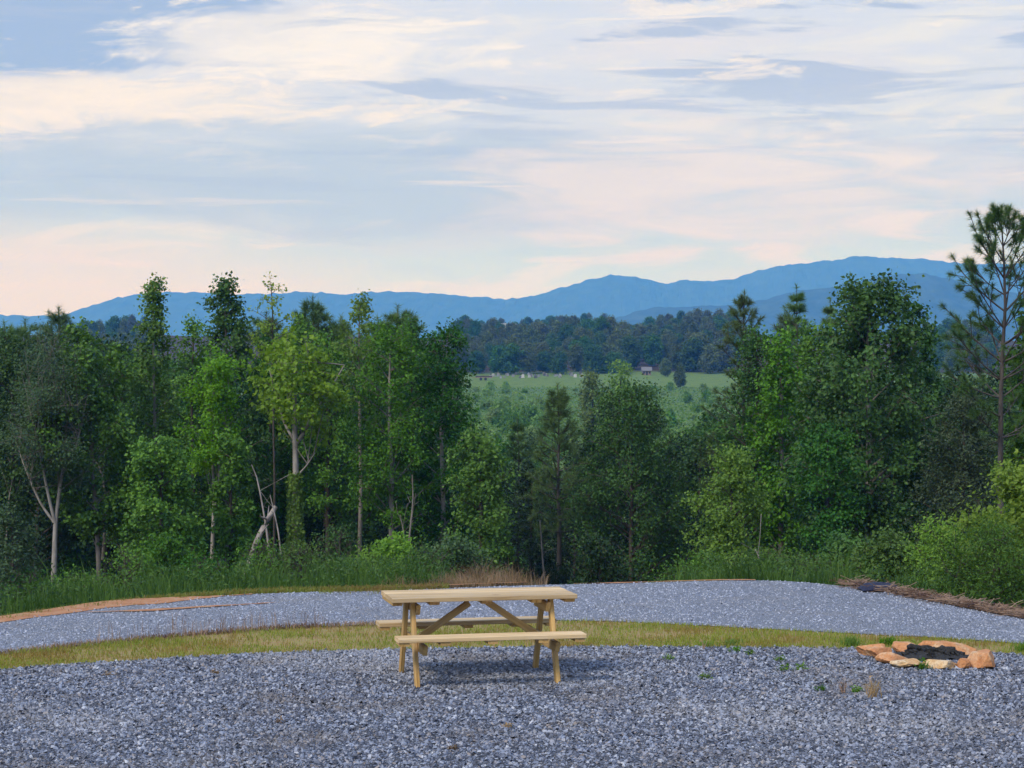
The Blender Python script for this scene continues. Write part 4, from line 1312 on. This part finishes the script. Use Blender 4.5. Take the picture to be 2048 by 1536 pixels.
# ------------------------------------------------------------------ picnic table
def wood_mat(name, a, b, c_):
    m_, t = new_mat(name)
    tcn = t.n('ShaderNodeTexCoord')
    oi = t.n('ShaderNodeObjectInfo')
    off = t.n('ShaderNodeVectorMath', {0: tcn.outputs['Object'], 1: t.vec(t.m('MULTIPLY', oi.outputs['Random'], 13.0), t.m('MULTIPLY', oi.outputs['Random'], 7.0), 0)}, operation='ADD')
    mp = t.n('ShaderNodeMapping', {'Vector': off.outputs[0], 'Scale': (1.2, 26, 26)})
    gr = t.noise(mp.outputs[0], 1.0, 6, .62, .6)
    mp2 = t.n('ShaderNodeMapping', {'Vector': off.outputs[0], 'Scale': (2.2, 7, 7)})
    kn = t.n('ShaderNodeTexVoronoi', {'Vector': mp2.outputs[0], 'Scale': 1.0})
    col = t.ramp(gr, [(.3, a), (.5, b), (.72, c_)])
    col = t.mix(t.step(kn.outputs['Distance'], .0, .13, .7, 0.0), col, G(.14, .07, .03))
    bl = t.noise(off.outputs[0], 3.0, 3)
    col = t.mix(t.step(bl, .4, .7, 0, .3), col, G(.42, .34, .22))
    hsv = t.n('ShaderNodeHueSaturation', {'Value': t.m('ADD', .72, t.m('MULTIPLY', oi.outputs['Random'], .46)), 'Color': col})
    bp = t.n('ShaderNodeBump', {'Strength': .25, 'Distance': .003, 'Height': gr})
    p = t.n('ShaderNodeBsdfPrincipled', {'Base Color': hsv.outputs[0], 'Roughness': .7, 'Normal': bp.outputs[0], 'Specular IOR Level': .25})
    finish(t, p.outputs[0])
    return m_


M_wood = wood_mat('yellow_pine', G(.33, .18, .055), G(.53, .335, .12), G(.64, .45, .19))
M_top = wood_mat('pale_pine', G(.36, .23, .11), G(.58, .42, .23), G(.70, .55, .36))


def plank(L, w_, h, cut0=0.0, cut1=0.0, bev=.004):
    """bevelled board along local x, ends optionally cut at an angle (shift of the lower edge)"""
    b = bev
    sec = np.array([(-w_ / 2 + b, -h / 2), (w_ / 2 - b, -h / 2), (w_ / 2, -h / 2 + b), (w_ / 2, h / 2 - b), (w_ / 2 - b, h / 2), (-w_ / 2 + b, h / 2), (-w_ / 2, h / 2 - b), (-w_ / 2, -h / 2 + b)])
    rings = []
    ns = 5
    for i, xx in enumerate(np.linspace(-L / 2, L / 2, ns)):
        r_ = np.stack([np.full(8, xx), sec[:, 0], sec[:, 1]], 1)
        if i == 0:
            r_[:, 0] += cut0 * (0.5 - sec[:, 1] / h)
        if i == ns - 1:
            r_[:, 0] -= cut1 * (0.5 - sec[:, 1] / h)
        r_[:, 1:] += rng.normal(0, .0007, 2)
        rings.append(r_)
    g = Geo()
    V = np.concatenate(rings)
    fq = []
    for i in range(ns - 1):
        for j in range(8):
            fq.append([i * 8 + j, (i + 1) * 8 + j, (i + 1) * 8 + (j + 1) % 8, i * 8 + (j + 1) % 8])
    g.add(V, np.array(fq))
    g.f.append(np.array([list(range(8))]))
    g.mi.append(np.zeros(1, np.int32))
    g.f.append(np.array([[(ns - 1) * 8 + q for q in range(8)][::-1]]))
    g.mi.append(np.zeros(1, np.int32))
    return g


TL, TWD, TH, SH = 1.663, 0.694, 0.75, 0.44
tab = bpy.data.objects.new('picnic_table', None)
COL.objects.link(tab)
tab.location = (-0.304, 18.363, 0.012)
tab.rotation_euler = (0, 0, 0.2112)
tag(tab, 'new yellow pine picnic table with attached bench seats on the gravel pad', 'picnic table')


def board(name, g, mat, a, b, roll=0.0):
    """place a board with its local x axis from a to b"""
    a, b = Vector(a), Vector(b)
    o = obj(name, g.mesh(name, mat), tab)
    d_ = (b - a).normalized()
    up = Vector((0, 0, 1)) if abs(d_.z) < .95 else Vector((1, 0, 0))
    yv = up.cross(d_).normalized()
    zv = d_.cross(yv)
    from mathutils import Matrix
    m3 = Matrix((d_, yv, zv)).transposed()
    if roll:
        m3 = m3 @ Matrix.Rotation(roll, 3, 'X')
    o.rotation_euler = m3.to_euler()
    o.location = (a + b) / 2
    return o


BT = .038
pw = (TWD - 4 * .013) / 5
for i in range(5):
    yy = -TWD / 2 + pw / 2 + i * (pw + .013)
    dl = rng.uniform(-.004, .004)
    board('tabletop_plank', plank(TL + dl, pw, BT), M_top, (-TL / 2, yy, TH - BT / 2), (TL / 2, yy, TH - BT / 2))
for s_ in (-1, 1):
    yc = s_ * (0.684 - .117)
    board('seat_plank', plank(TL, .235, BT), M_top, (-TL / 2, yc, SH - BT / 2), (TL / 2, yc, SH - BT / 2))
    for xx in (-TL / 2 + .055, -.42, 0.0, .45, TL / 2 - .055):
        board('seat_cleat', plank(.215, .089, .030), M_wood, (xx, yc - .107, SH - BT - .0152), (xx, yc + .107, SH - BT - .0152))
for xx in (-TL / 2 + .05, -.45, 0.02, .47, TL / 2 - .055):
    board('top_cleat', plank(.64, .089, .032, .03, .03), M_wood, (xx, -.32, TH - BT - .0162), (xx, .32, TH - BT - .0162))
LX = .629
for sx in (-1, 1):
    for sy in (-1, 1):
        a_, b_ = (sx * LX, sy * .445, -.012), (sx * LX, sy * .165, TH - BT - .034)
        board('leg', plank(.79, .038, .089, 0, 0), M_wood, a_, b_, R(0))
    # seat beam and top rail on the inner faces of the legs
    ib = sx * (LX - .041)
    board('seat_beam', plank(1.30, .038, .089, .05, .05), M_wood, (ib, -.65, SH - BT - .078), (ib, .65, SH - BT - .078))
    board('top_rail', plank(.56, .038, .089, .05, .05), M_wood, (ib, -.28, TH - BT - .0785), (ib, .28, TH - BT - .0785))
    board('brace', plank(.56, .060, .038, 0, 0), M_wood, (sx * .078, 0, TH - BT - .047), (sx * (LX - .075), 0, SH - BT - .055), R(90))

# ------------------------------------------------------------------ fire ring
def rock_mat(name, a, b, c_):
    m_, t = new_mat(name)
    tcn = t.n('ShaderNodeTexCoord')
    oi = t.n('ShaderNodeObjectInfo')
    off = t.n('ShaderNodeVectorMath', {0: tcn.outputs['Object'], 1: t.vec(t.m('MULTIPLY', oi.outputs['Random'], 30.0), 0, 0)}, operation='ADD')
    n_ = t.noise(off.outputs[0], 5.0, 6, .65)
    n2_ = t.noise(off.outputs[0], 38.0, 4, .65)
    col = t.ramp(n_, [(.36, a), (.50, b), (.62, c_)])
    col = t.mix(t.step(n2_, .45, .70, 0, .55), col, G(.26, .12, .06))
    bp = t.n('ShaderNodeBump', {'Strength': 1.0, 'Distance': .02, 'Height': t.m('ADD', n_, t.m('MULTIPLY', n2_, .4))})
    p = t.n('ShaderNodeBsdfPrincipled', {'Base Color': col, 'Roughness': .85, 'Normal': bp.outputs[0], 'Specular IOR Level': .2})
    finish(t, p.outputs[0])
    return m_


M_rock = rock_mat('orange_rock', G(.46, .20, .09), G(.56, .27, .125), G(.60, .42, .27))
M_rock2 = rock_mat('tan_rock', G(.52, .28, .12), G(.62, .42, .22), G(.66, .54, .38))
import bmesh
from mathutils import noise as mnoise


def rock(name, px, base_py, wid, dep, hgt, rot, mat, label, seed, cuts=7, flat=.0, tilt=0.0):
    x, d = W(px, base_py)
    d += dep * .45
    bm = bmesh.new()
    bmesh.ops.create_icosphere(bm, subdivisions=4, radius=1.0)
    r_ = np.random.default_rng(seed)
    planes = []
    for q in range(cuts):
        n_ = r_.normal(size=3)
        n_[2] = abs(n_[2]) * .8 if q % 3 else n_[2]
        n_ /= np.linalg.norm(n_)
        planes.append((n_, r_.uniform(.36, .66)))
    planes.append((np.array([0, 0, 1.0]), .72 - flat))
    for v in bm.verts:
        c_ = np.array(v.co)
        for n_, h_ in planes:
            q = c_ @ n_
            if q > h_:
                c_ = c_ - n_ * (q - h_)
        no = mnoise.fractal(Vector(c_ * 3.4) + Vector((seed * 3.1, 0, 0)), 1.0, 2.0, 4)
        c_ = c_ * (1 + .065 * no)
        v.co = c_
    co = np.array([v.co for v in bm.verts])
    mn, mx = co.min(0), co.max(0)
    for v in bm.verts:
        c_ = (np.array(v.co) - (mn + mx) / 2) / (mx - mn)
        v.co = (c_[0] * wid, c_[1] * dep, (c_[2] + .5) * hgt * 1.05 - hgt * .18)
    me = bpy.data.meshes.new(name)
    bm.to_mesh(me)
    bm.free()
    me.materials.append(mat)
    me.polygons.foreach_set('use_smooth', np.ones(len(me.polygons), bool))
    me.set_sharp_from_angle(angle=R(22))
    o = obj(name, me, loc=(x, d, 0.0), rot=(tilt, 0, rot))
    return tag(o, label, 'stone')


CP = lambda u, v: (1680 + u * .1797, 1250 + v * .1797)
rock('fire_ring_stone', *CP(405, 362), .32, .30, .135, .2, M_rock, 'long orange stone with a grey back end at the corner of the fire ring', 11)
rock('fire_ring_stone', *CP(480, 405), .29, .30, .13, -.3, M_rock, 'rounded orange stone leaning on the long orange one', 12)
rock('fire_ring_stone', *CP(620, 440), .33, .30, .115, .15, M_rock, 'sloping orange stone with a pale lower edge beside the pale curb stone', 13)
rock('fire_ring_stone', *CP(765, 490), .30, .20, .085, .05, M_rock2, 'pale flat topped curb stone next to the sloping orange stone', 14, flat=.2)
rock('fire_ring_stone', *CP(1150, 500), .34, .20, .09, -.04, M_rock2, 'pale curb stone with a dark split, next to the weed', 15, flat=.2)
rock('fire_ring_stone', *CP(1408, 490), .135, .13, .11, .4, M_rock, 'smallest bright orange stone wedged between curb and block', 16)
rock('fire_ring_stone', *CP(1600, 490), .30, .32, .175, -.35, M_rock, 'biggest blocky orange stone of the fire ring with angular faces', 17, cuts=9)
rock('fire_ring_stone', *CP(742, 325), .24, .26, .115, .3, M_rock, 'orange stone with a sooty face across the ashes from the pale curb', 18)
rock('fire_ring_stone', *CP(1225, 350), .60, .34, .15, -.12, M_rock, 'wide tilted slab forming the back wall of the fire ring', 19, flat=.1, tilt=-.12)

chm, t = new_mat('charcoal')
ge = t.n('ShaderNodeNewGeometry')
nf = t.noise(ge.outputs['Position'], 40.0, 5, .7)
col = t.ramp(nf, [(.35, G(.006, .006, .007)), (.6, G(.022, .021, .021)), (.8, G(.09, .085, .08))])
bp = t.n('ShaderNodeBump', {'Strength': .8, 'Distance': .01, 'Height': nf})
p = t.n('ShaderNodeBsdfPrincipled', {'Base Color': col, 'Roughness': .8, 'Normal': bp.outputs[0]})
finish(t, p.outputs[0])
cx, cyy = W(1873, 1322)
cyy += .25
g = Geo()
a_ = np.linspace(0, 2 * math.pi, 33)[:-1]
rings = [np.stack([cx + np.cos(a_) * .36 * r_, cyy + np.sin(a_) * .27 * r_, .02 + .05 * (1 - r_) + rng.normal(0, .006, 32)], 1) for r_ in (1, .8, .6, .4, .2, .05)]
V = np.concatenate(rings)
fq = [[i * 32 + j, i * 32 + (j + 1) % 32, (i + 1) * 32 + (j + 1) % 32, (i + 1) * 32 + j] for i in range(5) for j in range(32)]
g.add(V, np.array(fq))
for q in range(90):
    r_, a0 = rng.uniform(0, .9) ** .6, rng.uniform(0, 6.28)
    c0 = np.array([cx + math.cos(a0) * .33 * r_, cyy + math.sin(a0) * .24 * r_, .035 + .05 * (1 - r_)])
    sz = rng.uniform(.012, .04)
    vv = np.array([(-1, -1, -1), (1, -1, -1), (1, 1, -1), (-1, 1, -1), (-1, -1, 1), (1, -1, 1), (1, 1, 1), (-1, 1, 1)], float) * np.array([1.3, .8, .6]) * sz * .5 + rng.normal(0, sz * .12, (8, 3))
    ca, sa = math.cos(a0 * 3), math.sin(a0 * 3)
    vv = vv @ np.array([[ca, -sa, .2], [sa, ca, .1], [-.2, .1, 1]])
    g.add(c0 + vv, np.array([[3, 2, 1, 0], [4, 5, 6, 7], [0, 1, 5, 4], [1, 2, 6, 5], [2, 3, 7, 6], [3, 0, 4, 7]]))
tag(obj('ash_bed', g.mesh('ash_bed', chm)), 'black bed of ash and charcoal inside the fire ring', 'ash', kind='stuff')


def logm(name, x, y, z, L, r_, rz, ry, label):
    g = Geo()
    kk = np.linspace(-.5, .5, 9)
    pp = np.stack([kk * L, rng.normal(0, .006, 9), rng.normal(0, .006, 9)], 1)
    rr = r_ * rng.uniform(.82, 1.1, 9)
    rr[0] *= .7
    rr[-1] *= .6
    tubes(g, pp[None], rr[None], 9)
    for i, q in ((0, -1), (8, 1)):
        a_ = np.arange(9) * 2 * math.pi / 9
        g.add(np.stack([np.full(9, pp[i, 0] + q * .002), pp[i, 1] + np.cos(a_) * rr[i], pp[i, 2] + np.sin(a_) * rr[i]], 1), np.array([list(range(9))]))
    return tag(obj(name, g.mesh(name, chm), loc=(x, y, z), rot=(0, ry, rz)), label, 'log')


logm('charred_log', cx - .08, cyy + .08, .075, .26, .03, .15, .10, 'charred log lying against the sooty orange stone')
logm('charred_log', cx + .12, cyy + .02, .07, .24, .034, -.5, -.12, 'short thick charred log in the middle of the ashes')
logm('charred_log', cx + .16, cyy - .06, .06, .2, .022, .35, .05, 'thin charred stick at the blocky stone end of the ashes')

# ------------------------------------------------------------------ tufts and weeds in the gravel
def tuft(px, py, n_, h, spread, mat, label, leafy=0, group='weeds growing in the gravel', wid=.007):
    x, d = W(px, py)
    g = Geo()
    P = np.stack([rng.normal(0, spread, n_), rng.normal(0, spread * .7, n_), np.zeros(n_)], 1)
    blades(g, P, h * rng.uniform(.5, 1.15, n_), wid, .8)
    if leafy:
        P = np.stack([rng.normal(0, spread * .8, leafy), rng.normal(0, spread * .8, leafy), rng.uniform(.01, h, leafy)], 1)
        leaves(g, P, .035, .5, norm(rng.normal(size=P.shape)), up=.9)
    return tag(obj('weed_tuft', g.mesh('weed_tuft', LM[mat]), loc=(x, d, 0.0)), label, 'weed', group)


tuft(1703, 1293, 130, .13, .045, 'tuft', 'dark green grass tuft at the verge just behind the long orange stone')
tuft(1778, 1290, 110, .11, .05, 'tuft', 'green grass tuft behind the fire ring near the sooty stone')
tuft(2043, 1303, 90, .12, .05, 'tuft', 'green grass tuft on the verge past the biggest blocky stone')
tuft(1465, 1291, 80, .09, .05, 'tuft', 'upright green grass clump on the verge edge across from the table bench end', wid=.006)
tuft(1412, 1293, 60, .085, .05, 'tuft', 'grass clump on the verge edge beside the thin dark stalk', wid=.006)
tuft(1848, 1340, 50, .10, .03, 'tuft', 'yellowish weed sprouting between the two pale curb stones', 60)
for px, py in ((1560, 1323), (1500, 1310), (1470, 1304), (1410, 1358), (1570, 1342), (1600, 1340), (1340, 1320), (1715, 1385), (1640, 1382)):
    tuft(px, py, 30, .05, .028, 'tuft', 'small low weed growing in the gravel between table and fire ring', 30, 'small weeds in the gravel')
tuft(1747, 1395, 46, .20, .026, 'dry', 'tall pale dry weed in the gravel in front of the fire ring', 14)
tuft(1688, 1388, 14, .16, .012, 'straw', 'thin reddish dead weed stalk in the gravel in front of the fire ring', 14)
tuft(1408, 1300, 8, .14, .003, 'straw', 'thin dark stalk standing at the gravel edge of the verge')
for px, py in ((430, 1348), (215, 1352), (1015, 1455), (560, 1445), (905, 1500)):
    tuft(px, py, 40, .035, .020, 'dry', 'small patch of dried weeds lying on the open gravel', 12, 'dried weeds on the open gravel')

# dark blue tarp left at the drive edge
tpm = plain('blue_tarp', (.006, .007, .035), .6)
x, d = W(1765, 1185)
g = Geo()
u, v = np.meshgrid(np.linspace(-1, 1, 34), np.linspace(-1, 1, 18))
rr = np.clip(1 - (u ** 2 + v ** 2) ** 1.2, -1, 1)
Zg = np.maximum(rr, 0) ** .6 * (.07 + .04 * vnoise(u * 3 + 5, v * 3, 81)) + .008
Xg = u * .26 + .03 * vnoise(u * 2, v * 2 + 9, 83)
Yg = v * .22 + .03 * vnoise(u * 2 + 4, v * 2, 84)
tag(obj('tarp', grid_mesh('tarp', Xg, Yg, Zg, tpm), loc=(x, d + .2, float(terr(x, d + .2)) + .04)), 'crumpled dark blue tarp at the edge of the drive by the mulch', 'tarp')

# ------------------------------------------------------------------ haze
hzm = bpy.data.materials.new('haze')
hzm.use_nodes = True
t = NT(hzm.node_tree)
pv = t.n('ShaderNodeVolumePrincipled', {'Color': (0.09, 0.34, 1.0, 1), 'Absorption Color': (1, 1, 1, 1), 'Density': 2.4e-4, 'Anisotropy': 0.0})
ho = t.n('ShaderNodeOutputMaterial')
hzm.node_tree.links.new(pv.outputs[0], ho.inputs['Volume'])
hzm.cycles.homogeneous_volume = True
g = Geo()
box_geo(g, (0, 3325, 204), (15200, 9850, 476))
tag(obj('haze', g.mesh('haze', hzm)), 'pale blue evening haze over the valley', 'haze', kind='stuff')
